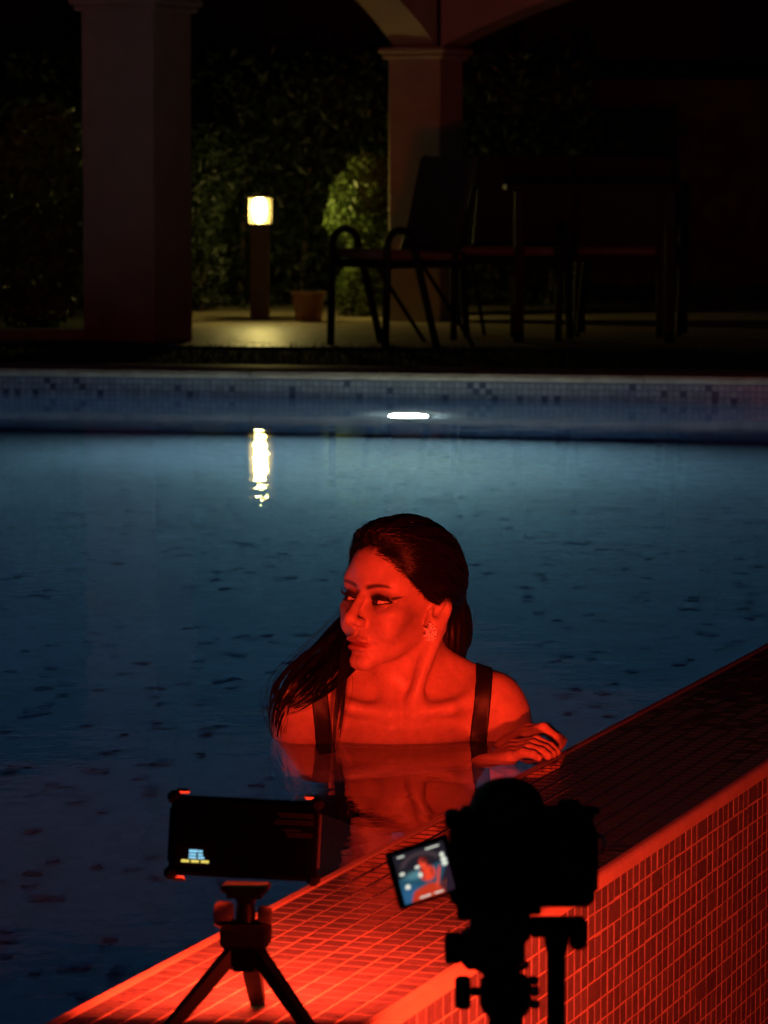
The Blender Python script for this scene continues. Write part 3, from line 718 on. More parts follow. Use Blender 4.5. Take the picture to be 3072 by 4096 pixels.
tb_(2290, 2362, 3706, 3832, .024, 'pan_arm_clamp', M['anod'], .004)
xh, zt = g(2238, 3720); _, zb = g(2238, 4420)
MB().tube([(xh, 0, zt), (xh, 0, zb)], [.0078, .0078], 12).build('pan_handle', M['cam_rubber'], ct, True)
MB().lathe([(.0085, -.012), (.0105, -.004), (.0105, .006), (.0085, .012)], 16, (xh, 0, g(0, 3790)[1])).build('handle_collar', M['anod'], ct, True)
cyl_z(1900, 2110, [(3895, .8), (3915, 1.0), (3940, .62), (3955, .62)], 'pan_joint', M['anod'])
cyl_z(1925, 2140, [(3945, .75), (3965, .98), (4060, 1.0), (4090, .9), (4130, .55)], 'ball_housing', M['anod'])
tb_(1885, 1940, 3998, 4024, .014, 'lock_stem', M['anod'], .002)
MB().lathe([(.0125, 0), (.0145, .002), (.0145, .010), (.012, .013)], 14, (g(1888, 0)[0], 0, g(0, 4016)[1]), Euler((0, R(-90), 0))).build('lock_knob', M['cam_rubber'], ct, True)
for (px, py, rr) in ((2102, 3903, .0035), (2142, 3968, .004), (2146, 4012, .0045), (2148, 4066, .004)):
    xx, zz = g(px, py); MB().lathe([(rr * .6, -.004), (rr, -.002), (rr, .003), (rr * .7, .005)], 12, (xx, .002, zz), Euler((0, R(90), 0))).build('adjusting_screw', M['steel'], ct, True)
xc, zc_ = g(2032, 4130)
MB().tube([(xc, 0, zc_ + .005), (xc, 0, .62)], .0145, 16).build('centre_column', M['anod'], ct, True)
MB().lathe([(.02, .86), (.034, .87), (.036, .91), (.02, .925)], 18, (xc, 0, 0)).build('shoulder', M['anod'], ct, True)
for k in range(3):
    a = R(-90 + 120 * k); dx, dy = math.cos(a), math.sin(a)
    lg = MB().tube([(xc + .03 * dx, .03 * dy, .89), (xc + .17 * dx, .17 * dy, .45), (xc + .31 * dx, .31 * dy, .012)], [.014, .012, .009], 10).build('leg', M['anod'], ct, True)
    MB().lathe([(.010, 0), (.013, .004), (.010, .018)], 12, (xc + .31 * dx, .31 * dy, 0)).build('foot', M['cam_rubber'], lg, True)

# ================================================================== the bather
f32 = np.float32
def smin(a, b, k):
    h = np.clip(.5 + .5 * (b - a) / k, 0, 1); return b + (a - b) * h - k * h * (1 - h)
def smax(a, b, k): return -smin(-a, -b, k)
def ell(P, c, r):
    q = (P - np.array(c, f32)); r = np.array(r, f32)
    k0 = np.sqrt(((q / r) ** 2).sum(1)) + 1e-6; k1 = np.sqrt(((q / (r * r)) ** 2).sum(1)) + 1e-9
    return k0 * (k0 - 1) / k1
def sph(P, c, r): return np.sqrt(((P - np.array(c, f32)) ** 2).sum(1)) - r
def cone(P, a, b, ra, rb):
    a = np.array(a, f32); b = np.array(b, f32); ba = b - a
    t = np.clip(((P - a) @ ba) / float(ba @ ba), 0, 1)
    return np.sqrt(((P - a - t[:, None] * ba) ** 2).sum(1)) - (ra + (rb - ra) * t)
def gau(P, c, s):
    return np.exp(-.5 * (((P - np.array(c, f32)) / np.array(s, f32)) ** 2).sum(1))

YAW, PIT, ROL = R(45), R(6), R(-1.0)
HO = np.array([.027, 5.150, .212])
ey = np.array([-math.sin(YAW) * math.cos(PIT), -math.cos(YAW) * math.cos(PIT), math.sin(PIT)])
ex_ = np.array([math.cos(YAW), -math.sin(YAW), 0.0])
ez_ = np.array([math.sin(YAW) * math.sin(PIT), math.cos(YAW) * math.sin(PIT), math.cos(PIT)])
ex_, ez_ = ex_ * math.cos(ROL) + ez_ * math.sin(ROL), ez_ * math.cos(ROL) - ex_ * math.sin(ROL)
HB = np.stack([ex_, ey, ez_], 1)                    # columns: left, forward, up
def to_head(P): return ((P - HO) @ HB * 1000.0).astype(f32)
def from_head(L): return HO + (np.asarray(L, float) / 1000.0) @ HB.T
EYE = (31.0, 72.5, -3.0)
HZ = np.array([-90, -60, -20, 0, 14, 24, 46, 65, 85, 104, 130], float); HY = np.array([-30, -30, -22, 4, 20, 34, 56, 68, 77, 112, 150], float)

def almond(L):
    """signed 2D distance to the lid opening, on |x|"""
    x = (L[:, 0] - 31.5) / 16.0
    Z = L[:, 2] + 3.0
    lift = 1.6 * x                                   # outer corner a little higher
    top = 3.0 * np.clip(1 - x * x, -1.5, 1) + lift
    bot = -3.4 * np.clip(1 - x * x, -1.5, 1) + lift
    return np.maximum(Z - top, bot - Z) * .8

def sdf_head(P):
    L0 = to_head(P); L = L0.copy(); L[:, 0] = np.abs(L[:, 0])
    d = ell(L, (0, -4, 30), (71, 92, 77))
    d = smin(d, ell(L, (0, 34, 44), (57, 53, 46)), 14)                     # forehead
    d = smin(d, ell(L, (0, 38, -32), (52, 49, 63)), 20)                    # mid face
    d = smin(d, ell(L, (41, 58, -19), (21, 24, 17)), 16)                   # cheekbone
    d = smin(d, ell(L, (36, 52, 22), (25, 29, 24)), 14)                    # outer brow and temple
    d = smin(d, cone(L, (39, 16, -50), (10, 72, -94), 12, 10.5), 22)         # jaw line
    d = smin(d, ell(L, (0, 74, -95), (15, 13, 11.5)), 16)
    d = smin(d, ell(L, (32, 64, -44), (21, 19, 19)), 16)                   # cheek                    # chin
    d = smin(d, ell(L, (0, 58, -63), (33, 31, 25)), 12)                    # muzzle
    d = d - 2.2 * gau(L, (26, 88, 15), (15, 14, 5)) - 1.0 * gau(L, (0, 92, 12), (9, 10, 6))       # brow
    d = d + 9.5 * gau(L, (30, 90, -1), (13, 14, 8.5)) + 5.5 * gau(L, (15, 90, -2), (6, 12, 8))      # socket
    d = d + 2.0 * gau(L, (33, 80, -58), (10, 20, 14))                                             # hollow cheek
    # nose
    n = cone(L, (0, 87, 2), (0, 104, -27), 6.0, 8.0)
    n = smin(n, sph(L, (0, 107.0, -32), 8.8), 7)
    n = smin(n, ell(L, (12.5, 97, -36), (8.2, 10, 7.2)), 6)
    n = smin(n, cone(L, (0, 104, -38.5), (0, 95, -44), 4.5, 5.0), 4)
    d = smin(d, n, 6.5)
    d = d + 2.0 * gau(L, (6.5, 103, -44), (3.0, 5, 2.2))                                          # nostril
    d = d + 2.2 * gau(L, (19, 94, -38), (2.6, 6, 7))                                              # wing crease
    # lips
    up = ell(L, (6.5, 87.5, -62.8), (14.5, 7.8, 5.8)); up = smin(up, ell(L, (0, 88.5, -63.2), (8, 7.2, 4.8)), 4)
    lo = ell(L, (0, 86.8, -74.2), (17.5, 9.0, 7.2))
    d = smin(d, smin(up, lo, 2.0), 5.0)
    mz = -68.2 + .0055 * L[:, 0] ** 2 * .4
    d = d + 2.0 * np.exp(-.5 * ((L[:, 2] - mz) / 1.4) ** 2) * np.exp(-.5 * (L[:, 0] / 15.5) ** 4) * (L[:, 1] > 70)
    d = d + 1.5 * gau(L, (25, 80, -68), (4, 10, 4)) + 2.4 * gau(L, (0, 87, -84), (14, 10, 4.5)) + 1.2 * gau(L, (0, 92, -54), (2.6, 8, 6))
    # lids around the eyeball, opened along the almond
    lid = sph(L, EYE, 14.2)
    d = smin(d, lid, 3.5)
    d = d - 1.3 * np.exp(-.5 * ((almond(L) - 2.0) / 1.6) ** 2) * np.exp(-.5 * ((L[:, 0] - 31) / 14) ** 4) * np.exp(-.5 * ((L[:, 1] - 84) / 12) ** 2) * (L[:, 2] > -11)
    op = np.maximum(almond(L), 11.7 - np.sqrt(((L - np.array(EYE, f32)) ** 2).sum(1)))
    op = np.maximum(op, 60 - L[:, 1])
    d = smax(d, -op, .8)
    # ear: tilted dish with rim, bowl, tragus, lobe
    c, s_ = math.cos(R(33)), math.sin(R(33))
    q = L - np.array((70, -9, -12), f32)
    E = np.stack([q[:, 0] * c + q[:, 1] * s_, -q[:, 0] * s_ + q[:, 1] * c, q[:, 2]], 1).astype(f32)
    c2_, s2_ = math.cos(R(12)), math.sin(R(12))
    E = np.stack([E[:, 0], E[:, 1] * c2_ + E[:, 2] * s2_, -E[:, 1] * s2_ + E[:, 2] * c2_], 1).astype(f32)
    e = ell(E, (0, 0, 5), (7, 18.5, 23)); e = smin(e, ell(E, (0, 5, -16), (5.5, 9, 11)), 6)
    e = smax(e, -ell(E, (9, 1, 5), (9.5, 13.5, 18)), 2.0)
    e = smin(e, cone(E, (1, -7, 12), (1.5, -6, -8), 2.6, 2.6), 2.5)
    e = smax(e, -ell(E, (5, 4, -2), (8.5, 7, 9)), 2)
    e = smin(e, sph(E, (1.5, 13, -2), 4.0), 3)
    e = np.maximum(e, -(E[:, 0] + 6))
    d = smin(d, e, 4)
    return d / 1000.0

C = .026
def hand(P, wrist, mcps, pips, dips, tips, thumb, palm_r, fr):
    d = np.full(len(P), 9.0, f32)
    for a, b_, c_, e_, r0 in zip(mcps, pips, dips, tips, fr):
        f_ = cone(P, a, b_, r0 * 1.05, r0); f_ = smin(f_, cone(P, b_, c_, r0 * 1.0, r0 * .86), .002); f_ = smin(f_, cone(P, c_, e_, r0 * .86, r0 * .74), .002)
        d = smin(d, f_, .0018)
    p = np.full(len(P), 9.0, f32)
    for a in mcps: p = smin(p, cone(P, wrist, a, palm_r, palm_r * .72), .008)
    d = smin(d, p, .005)
    t0, t1, t2, t3 = thumb
    th = smin(cone(P, t0, t1, .012, .0105), cone(P, t1, t2, .0105, .0088), .002); th = smin(th, cone(P, t2, t3, .0088, .0065), .002)
    return smin(d, th, .005)
FRAD = [.0086, .0090, .0085, .0074]
# right hand laid over the edge, index finger farthest; fingers point outward over the wall
RW = (.146, 4.950, -.016)
o_ = [0, -.0172, -.0338, -.0485]
RM = [(.188 - .002 * k, 4.972 + o_[k], .017 - .003 * k) for k in range(4)]
RP = [(.222 - .006 * k - (.004 if k == 3 else 0), 4.955 + o_[k], .028 - .003 * k) for k in range(4)]
RD = [(.241 - .007 * k - (.006 if k == 3 else 0), 4.944 + o_[k], .0215 - .001 * k) for k in range(4)]
RT = [(.250 - .007 * k - (.007 if k == 3 else 0), 4.936 + o_[k], .0150) for k in range(4)]
RTH = [(.154, 4.970, -.010), (.174, 4.996, -.003), (.198, 5.000, .004), (.214, 4.992, .006)]
LW = (.190, 5.085, -.008)
LM = [(.212 + .003 * k, 5.036 + .018 * k, .027 - .003 * abs(k - 1)) for k in range(4)]
LPp = [(.234 + .003 * k, 5.016 + .018 * k, .037 - .003 * k) for k in range(4)]
LD = [(.250 + .003 * k, 5.004 + .018 * k, .026 - .003 * k) for k in range(4)]
LT = [(.257 + .003 * k, 4.998 + .018 * k, .0130) for k in range(4)]
LTH = [(.194, 5.058, .000), (.208, 5.026, .008), (.226, 5.004, .011), (.242, 4.992, .010)]
def sdf_torso(P):
    S = P.copy(); S[:, 0] = np.abs(P[:, 0] - C)
    d = ell(S, (0, 5.195, -.16), (.138, .105, .22))
    d = smin(d, ell(S, (0, 5.175, -.03), (.13, .082, .085)), .05)
    d = smin(d, ell(S, (.072, 5.125, -.14), (.062, .062, .066)), .03)
    d = smin(d, cone(S, (.0, 5.19, .035), (.135, 5.18, .048), .05, .036), .03)
    d = smin(d, cone(S, (.030, 5.195, .118), (.132, 5.188, .068), .030, .026), .025)
    d = smin(d, ell(S, (0, 5.2, -.38), (.112, .085, .17)), .06)
    d = smin(d, ell(S, (0, 5.21, -.57), (.165, .112, .14)), .06)
    return d
def sdf_arms(P):
    S = P.copy(); S[:, 0] = np.abs(P[:, 0] - C)
    d = ell(S, (.148, 5.170, .026), (.044, .050, .062))
    d = smin(d, cone(P, (C + .152, 5.165, .02), (.245, 5.20, -.21), .043, .035), .02)
    d = smin(d, cone(P, (.245, 5.20, -.21), LW, .036, .026), .015)
    d = smin(d, cone(P, (C - .152, 5.165, .02), (-.085, 5.01, -.17), .043, .035), .02)
    d = smin(d, cone(P, (-.085, 5.01, -.17), RW, .036, .025), .015)
    return d
MASL = from_head((64, -16, -38)); MASR = from_head((-64, -16, -38))
def near(P, c, r_in, r_b, fn):
    q = np.sqrt(((P - np.array(c, f32)) ** 2).sum(1)); d = (q - r_b).astype(f32); k = q < r_in
    if k.any(): d[k] = fn(P[k])
    return d
def sdf_body(P):
    P = P.astype(f32)
    S = P.copy(); S[:, 0] = np.abs(P[:, 0] - C)
    d = smin(sdf_torso(P), sdf_arms(P), .03)
    nb = from_head((0, -22, -30))
    d = smin(d, cone(P, nb, (C + .002, 5.192, .04), .050, .053), .028)
    # collar bones, notch, neck cords
    cl = smin(cone(S, (.018, 5.112, .044), (.075, 5.114, .053), .0062, .0052), cone(S, (.075, 5.114, .053), (.142, 5.156, .078), .0052, .006), .012)
    d = smin(d, ell(S, (.075, 5.165, .058), (.055, .030, .028)), .03)
    d = smin(d, cl, .032)
    d = d + .007 * gau(S, (0, 5.104, .054), (.010, .02, .012)) + .003 * gau(S, (.085, 5.12, .080), (.030, .02, .012))
    d = smin(d, cone(P, MASL, (C + .013, 5.116, .048), .0115, .0060), .026)
    d = smin(d, cone(P, MASR, (C - .013, 5.116, .048), .0115, .0060), .026)
    d = smin(d, near(P, HO, .185, .14, sdf_head), .020)
    # legs
    lg = cone(S, (.09, 5.21, -.60), (.085, 5.17, -.97), .086, .054)
    lg = smin(lg, cone(S, (.085, 5.17, -.97), (.08, 5.25, -1.33), .054, .034), .02)
    lg = smin(lg, cone(S, (.08, 5.25, -1.34), (.088, 5.12, -1.40), .032, .022), .02)
    d = smin(d, lg, .03)
    d = smin(d, near(P, (.195, 4.955, .015), .115, .085, lambda q: hand(q, RW, RM, RP, RD, RT, RTH, .0165, FRAD)), .008)
    d = smin(d, near(P, (.245, 5.035, .02), .115, .085, lambda q: hand(q, LW, LM, LPp, LD, LT, LTH, .0165, FRAD)), .008)
    return d

def surfnet(fn, xs, ys, zs, B=14):
    nx, ny, nz = len(xs), len(ys), len(zs); V = np.empty((nx, ny, nz), f32)
    for i0 in range(0, nx, B):
        i1 = min(nx, i0 + B)
        cx, hx = (xs[i0] + xs[i1 - 1]) / 2, (xs[i1 - 1] - xs[i0]) / 2
        J = list(range(0, ny, B)); K = list(range(0, nz, B)); cen = []; dia = []
        for j0 in J:
            j1 = min(ny, j0 + B)
            for k0 in K:
                k1 = min(nz, k0 + B)
                cen.append((cx, (ys[j0] + ys[j1 - 1]) / 2, (zs[k0] + zs[k1 - 1]) / 2))
                dia.append(math.sqrt(hx * hx + ((ys[j1 - 1] - ys[j0]) / 2) ** 2 + ((zs[k1 - 1] - zs[k0]) / 2) ** 2))
        dc = fn(np.array(cen, f32)); m_ = 0; pend = []
        for j0 in J:
            j1 = min(ny, j0 + B)
            for k0 in K:
                k1 = min(nz, k0 + B)
                if abs(dc[m_]) > dia[m_] * 1.5 + .012: V[i0:i1, j0:j1, k0:k1] = dc[m_]
                else: pend.append((j0, j1, k0, k1))
                m_ += 1
        if pend:
            pts = []
            for (j0, j1, k0, k1) in pend:
                g_ = np.stack(np.meshgrid(xs[i0:i1], ys[j0:j1], zs[k0:k1], indexing='ij'), -1).reshape(-1, 3); pts.append(g_)
            val = fn(np.concatenate(pts).astype(f32)); q = 0
            for (j0, j1, k0, k1), g_ in zip(pend, pts):
                V[i0:i1, j0:j1, k0:k1] = val[q:q + len(g_)].reshape(i1 - i0, j1 - j0, k1 - k0); q += len(g_)
    S = V < 0
    A = S[:-1, :-1, :-1].astype(np.int8)
    cnt = A.copy()
    for (a, b_, c_) in [(1, 0, 0), (0, 1, 0), (0, 0, 1), (1, 1, 0), (1, 0, 1), (0, 1, 1), (1, 1, 1)]:
        cnt += S[a:nx - 1 + a, b_:ny - 1 + b_, c_:nz - 1 + c_]
    cells = np.argwhere((cnt > 0) & (cnt < 8)); idx = np.full((nx - 1, ny - 1, nz - 1), -1, np.int32)
    idx[cells[:, 0], cells[:, 1], cells[:, 2]] = np.arange(len(cells))
    acc = np.zeros((len(cells), 3)); num = np.zeros(len(cells))
    cs = [(a, b_, c_) for a in (0, 1) for b_ in (0, 1) for c_ in (0, 1)]
    AX = [np.asarray(xs), np.asarray(ys), np.asarray(zs)]
    val = {c_: V[cells[:, 0] + c_[0], cells[:, 1] + c_[1], cells[:, 2] + c_[2]] for c_ in cs}
    pos = {c_: np.stack([AX[k][cells[:, k] + c_[k]] for k in range(3)], 1) for c_ in cs}
    for a in cs:
        for k in range(3):
            if a[k] == 0:
                b_ = tuple(1 if j == k else a[j] for j in range(3))
                va, vb = val[a], val[b_]; mk = (va < 0) != (vb < 0)
                t = np.where(mk, va / (va - vb + 1e-12), 0)
                acc += np.where(mk[:, None], pos[a] + (pos[b_] - pos[a]) * t[:, None], 0); num += mk
    vert = acc / num[:, None]
    quads = []
    for k in range(3):
        u, v = (k + 1) % 3, (k + 2) % 3
        lo = [slice(None)] * 3; hi = [slice(None)] * 3; lo[k] = slice(0, -1); hi[k] = slice(1, None)
        e = np.argwhere(S[tuple(lo)] != S[tuple(hi)])
        ok = (e[:, u] > 0) & (e[:, v] > 0) & (e[:, u] < [nx, ny, nz][u] - 1) & (e[:, v] < [nx, ny, nz][v] - 1)
        e = e[ok]; q = []
        for (du, dv) in ((1, 1), (0, 1), (0, 0), (1, 0)):
            f_ = e.copy(); f_[:, u] -= du; f_[:, v] -= dv; q.append(idx[f_[:, 0], f_[:, 1], f_[:, 2]])
        q = np.stack(q, 1); flip = ~S[e[:, 0], e[:, 1], e[:, 2]]
        q[flip] = q[flip][:, ::-1]; quads.append(q)
    return vert, np.concatenate(quads)
def axis(segs):
    out = []
    for (a, b_, st) in segs: out.append(np.arange(a, b_ - 1e-9, st))
    return np.concatenate(out + [[segs[-1][1]]])

# skin with painted make-up and face shading masks carried on the vertices
m, t, b = mat_new('skin')
at = t.nodes.new('ShaderNodeAttribute'); at.attribute_name = 'makeup_shade'
sp_ = t.nodes.new('ShaderNodeSeparateColor'); t.links.new(at.outputs['Color'], sp_.inputs[0])
nz = t.nodes.new('ShaderNodeTexNoise'); nz.inputs['Scale'].default_value = 55; nz.inputs['Detail'].default_value = 9; nz.inputs['Roughness'].default_value = .7
tcn = t.nodes.new('ShaderNodeNewGeometry'); t.links.new(tcn.outputs['Position'], nz.inputs['Vector'])
cr = t.nodes.new('ShaderNodeValToRGB'); cr.color_ramp.elements[0].position = .3; cr.color_ramp.elements[1].position = .7
cr.color_ramp.elements[0].color = (.42, .255, .18, 1); cr.color_ramp.elements[1].color = (.57, .37, .27, 1)
t.links.new(nz.outputs['Fac'], cr.inputs[0])
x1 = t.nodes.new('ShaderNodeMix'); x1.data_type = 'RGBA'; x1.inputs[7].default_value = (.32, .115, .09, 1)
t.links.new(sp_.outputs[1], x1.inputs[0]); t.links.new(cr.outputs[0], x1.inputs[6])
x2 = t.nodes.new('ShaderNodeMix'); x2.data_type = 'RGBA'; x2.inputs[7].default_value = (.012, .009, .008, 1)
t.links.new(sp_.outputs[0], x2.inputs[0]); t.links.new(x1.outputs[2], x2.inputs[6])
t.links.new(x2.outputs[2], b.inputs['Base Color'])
b.inputs['Roughness'].default_value = .50; b.inputs['Specular IOR Level'].default_value = .38
b.inputs['Subsurface Weight'].default_value = .06; b.inputs['Subsurface Radius'].default_value = (.008, .003, .0015)
n3 = t.nodes.new('ShaderNodeTexNoise'); n3.inputs['Scale'].default_value = 300; n3.inputs['Detail'].default_value = 4; t.links.new(tcn.outputs['Position'], n3.inputs['Vector'])
bp = t.nodes.new('ShaderNodeBump'); bp.inputs['Distance'].default_value = .0006; bp.inputs['Strength'].default_value = .8
wn_ = t.nodes.new('ShaderNodeTexNoise'); wn_.inputs['Scale'].default_value = 22; wn_.inputs['Detail'].default_value = 6; t.links.new(tcn.outputs['Position'], wn_.inputs['Vector'])
wr = t.nodes.new('ShaderNodeMapRange'); wr.inputs[1].default_value = .35; wr.inputs[2].default_value = .65; wr.inputs[3].default_value = .33; wr.inputs[4].default_value = .62
t.links.new(wn_.outputs['Fac'], wr.inputs[0]); t.links.new(wr.outputs[0], b.inputs['Roughness'])
t.links.new(n3.outputs['Fac'], bp.inputs['Height']); t.links.new(bp.outputs[0], b.inputs['Normal'])
M['skin'] = m

PB_ = (C, 5.2, -1.42)
woman = empty('person', PB_); tag(woman, 'person with wet dark hair and black strapped top, shoulder deep at the pool edge', 'person')
bpy.context.view_layer.update()
xs = axis([(-.24, -.085, .0035), (-.085, .125, .0015), (.125, .305, .0019)])
ys = axis([(4.86, 5.00, .0019), (5.00, 5.215, .0015), (5.215, 5.36, .005)])
zs = axis([(-1.46, -.06, .010), (-.06, .085, .0019), (.085, .336, .0014)])
V, Q = surfnet(sdf_body, xs, ys, zs)
body = adopt(np_mesh('body', V, Q, M['skin']), woman)
def makeup_shade(P):
    L0 = to_head(P.astype(f32)); L = L0.copy(); L[:, 0] = np.abs(L[:, 0]); X, Y, Zl = L.T
    st = lambda v, a, b_: np.clip((v - a) / (b_ - a), 0, 1)
    front = st(Y, 40, 50)
    bx = (X - 8.5) / 45.0
    bz = 15.5 + 7.0 * np.sin(np.clip(bx, 0, 1.05) * 2.25) - 1.5 * bx
    th = 3.9 - 2.3 * np.clip(bx, 0, 1)
    brow = st(-np.abs(Zl - bz), -th - 1.5, -th + 1.5) * st(bx, -.06, .10) * st(-bx, -1.05, -.85) * front * .86
    al = almond(L)
    liner = st(-al, -3.4, -1.0) * front * st(X, 10, 15) * st(-X, -52, -47)
    wing_z = -1.0 + (X - 42) * .50
    wh = np.clip(4.6 - .21 * (X - 40), .4, 5)
    wing = st(-np.abs(Zl - wing_z - .8), -wh - 1.2, -wh + .8) * st(X, 38, 42) * st(-X, -62, -56) * front
    sh = np.clip(1.25 * np.exp(-.5 * (((X - 32) / 14) ** 2 + ((Zl - 2.8) / 5.8) ** 2)), 0, .96) * front
    low = np.exp(-.5 * (((X - 30) / 13) ** 2 + ((Zl + 8.0) / 3.6) ** 2)) * front * .72
    contour_shade = .36 * np.exp(-.5 * (((Y - 30) / 24) ** 2 + ((Zl + 32 - .10 * (Y - 34)) / 22) ** 2)) * st(X, 34, 56)  # contour make-up that also paints shade into the cheek hollow
    contour_shade = np.maximum(contour_shade, .40 * np.exp(-.5 * (((X - 17) / 5.5) ** 2 + ((Zl + 2) / 9) ** 2)) * front)  # socket shade beside the nose bridge, painted in
    contour_shade = np.maximum(contour_shade, .45 * np.exp(-.5 * (((X - 31) / 17) ** 2 + ((Zl + 10) / 6) ** 2)) * front)  # painted shade below the eye
    dark = np.maximum.reduce([brow, liner * .95, wing * .95, sh, low, contour_shade])
    lipm = st(-np.maximum(np.abs(Zl + 69.2) - 9.2 * np.clip(1 - (X / 24.0) ** 2, 0, 1), X - 24), -.8, .8) * st(Y, 72, 78)
    wobs = 2.2 * np.sin(Zl * .21 + L0[:, 0] * .09) + 1.5 * np.sin(L0[:, 0] * .23) + 2.5 * np.sin(L0[:, 0] * .9 + Zl * 1.1)
    root = st(-(Y - np.interp(Zl, HZ, HY) - wobs), -11, 6) ** 1.3 * st(Zl, -5, 6)
    dark = np.maximum(dark, np.maximum(root * .93, .55 * st(Zl + 1.5 * np.sin(L0[:, 0] * .5), 62, 86)))
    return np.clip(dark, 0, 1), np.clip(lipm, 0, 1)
dk, lp = makeup_shade(V)
ca = body.data.attributes.new('makeup_shade', 'FLOAT_COLOR', 'POINT')
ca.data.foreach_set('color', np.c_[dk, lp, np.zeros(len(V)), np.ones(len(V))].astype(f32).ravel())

# eyes: white, iris and pupil, looking past the viewer's left
M['sclera'] = pmat('sclera', (.60, .54, .52), .2, .05, 60)
M['iris'] = pmat('iris', (.035, .018, .010), .15, .5, 300)
M['pupil'] = pmat('pupil', (.004, .004, .004), .1, .1, 60)
for sx in (-1, 1):
    c = from_head((sx * EYE[0], EYE[1], EYE[2]))
    gz = Vector(HB @ np.array((-.40, .91, .06))).normalized(); rot = gz.to_track_quat('Z', 'Y').to_matrix()
    vs = []; nn, mm = 28, 22
    for i in range(mm + 1):
        th = math.pi * i / mm
        for k in range(nn): vs.append(Vector(c) + rot @ Vector((math.sin(th) * math.cos(2 * math.pi * k / nn), math.sin(th) * math.sin(2 * math.pi * k / nn), math.cos(th))) * .0121)
    fs_ = [(i * nn + k, i * nn + (k + 1) % nn, (i + 1) * nn + (k + 1) % nn, (i + 1) * nn + k)[::-1] for i in range(mm) for k in range(nn)]
    e = MB().add(vs, fs_).build('eye', M['sclera'], None, True); e.data.materials.append(M['iris']); e.data.materials.append(M['pupil'])
    for p in e.data.polygons:
        ring = p.index // nn; p.material_index = 2 if ring < 1 else (1 if ring < 4 else 0)
    adopt(e, woman)
# eyelashes
def hair_tubes(paths, rads, n=3):
    """paths: (S, m, 3), rads: (S, m)"""
    P = np.asarray(paths, float); S_, m_, _ = P.shape
    T = np.gradient(P, axis=1); T /= np.linalg.norm(T, axis=2, keepdims=True) + 1e-9
    up = np.broadcast_to(np.array([.3, -.8, .52]), P.shape)
    A = np.cross(T, up); A /= np.linalg.norm(A, axis=2, keepdims=True) + 1e-9; Bv = np.cross(A, T)
    ring = []
    for k in range(n):
        th = 2 * math.pi * k / n; ring.append(P + (A * math.cos(th) + Bv * math.sin(th)) * np.asarray(rads)[:, :, None])
    V = np.stack(ring, 2).reshape(-1, 3)
    b0 = (np.arange(S_)[:, None, None] * m_ + np.arange(m_ - 1)[None, :, None]) * n + np.arange(n)[None, None, :]
    b1 = (np.arange(S_)[:, None, None] * m_ + np.arange(m_ - 1)[None, :, None]) * n + ((np.arange(n) + 1) % n)[None, None, :]
    Q = np.stack([b0, b1, b1 + n, b0 + n], -1).reshape(-1, 4)
    return V, Q
M['lash'] = pmat('lash', (.008, .007, .007), .5, .2, 50)
ps = []; rs = []
for sx in (-1, 1):
    for k in range(34):
        u = -1 + 2 * k / 33; x = 31.5 + 15.5 * u; z = 3.0 * (1 - u * u) + 1.6 * u + .2
        y = EYE[1] + math.sqrt(max(4, 13.6 ** 2 - (x - 31) ** 2 - z ** 2)); z += EYE[2]
        L = 6.5 + 2.5 * u
        pt = [(sx * (x + u * L * .5 * q), y + L * (.75 * q), z + L * (.15 * q + .75 * q * q)) for q in (0, .35, .7, 1)]
        ps.append([from_head(p) for p in pt]); rs.append([.0005, .00045, .0003, .0001])
Vh, Qh = hair_tubes(ps, rs); adopt(np_mesh('eyelashes', Vh, Qh, M['lash']), woman)

# ------------------------------------------------------------------ hair
m, t, b = mat_new('wet_hair')
hn = t.nodes.new('ShaderNodeTexNoise'); hn.inputs['Scale'].default_value = 60; gp = t.nodes.new('ShaderNodeNewGeometry'); t.links.new(gp.outputs['Position'], hn.inputs['Vector'])
cr = t.nodes.new('ShaderNodeValToRGB'); cr.color_ramp.elements[0].color = (.004, .003, .003, 1); cr.color_ramp.elements[1].color = (.011, .008, .007, 1)
t.links.new(hn.outputs['Fac'], cr.inputs[0]); t.links.new(cr.outputs[0], b.inputs['Base Color'])
b.inputs['Roughness'].default_value = .38; b.inputs['Specular IOR Level'].default_value = .32
M['hair'] = m
SHL = [((.000, 5.235, .190), (-.050, 5.210, .142), .040, .032), ((-.050, 5.210, .142), (-.100, 5.180, .108), .032, .027), ((-.100, 5.180, .108), (-.140, 5.152, .080), .027, .021), ((-.140, 5.152, .080), (-.163, 5.137, .048), .021, .011), ((-.125, 5.150, .088), (-.097, 5.120, .072), .018, .009)]
def scalp(L):
    sk = ell(L, (0, -4, 30), (71, 92, 77)); sk = smin(sk, ell(L, (0, 34, 44), (57, 53, 46)), 14)
    A = L.copy(); A[:, 0] = np.abs(A[:, 0]); return smin(sk, ell(A, (36, 52, 22), (25, 29, 24)), 14)
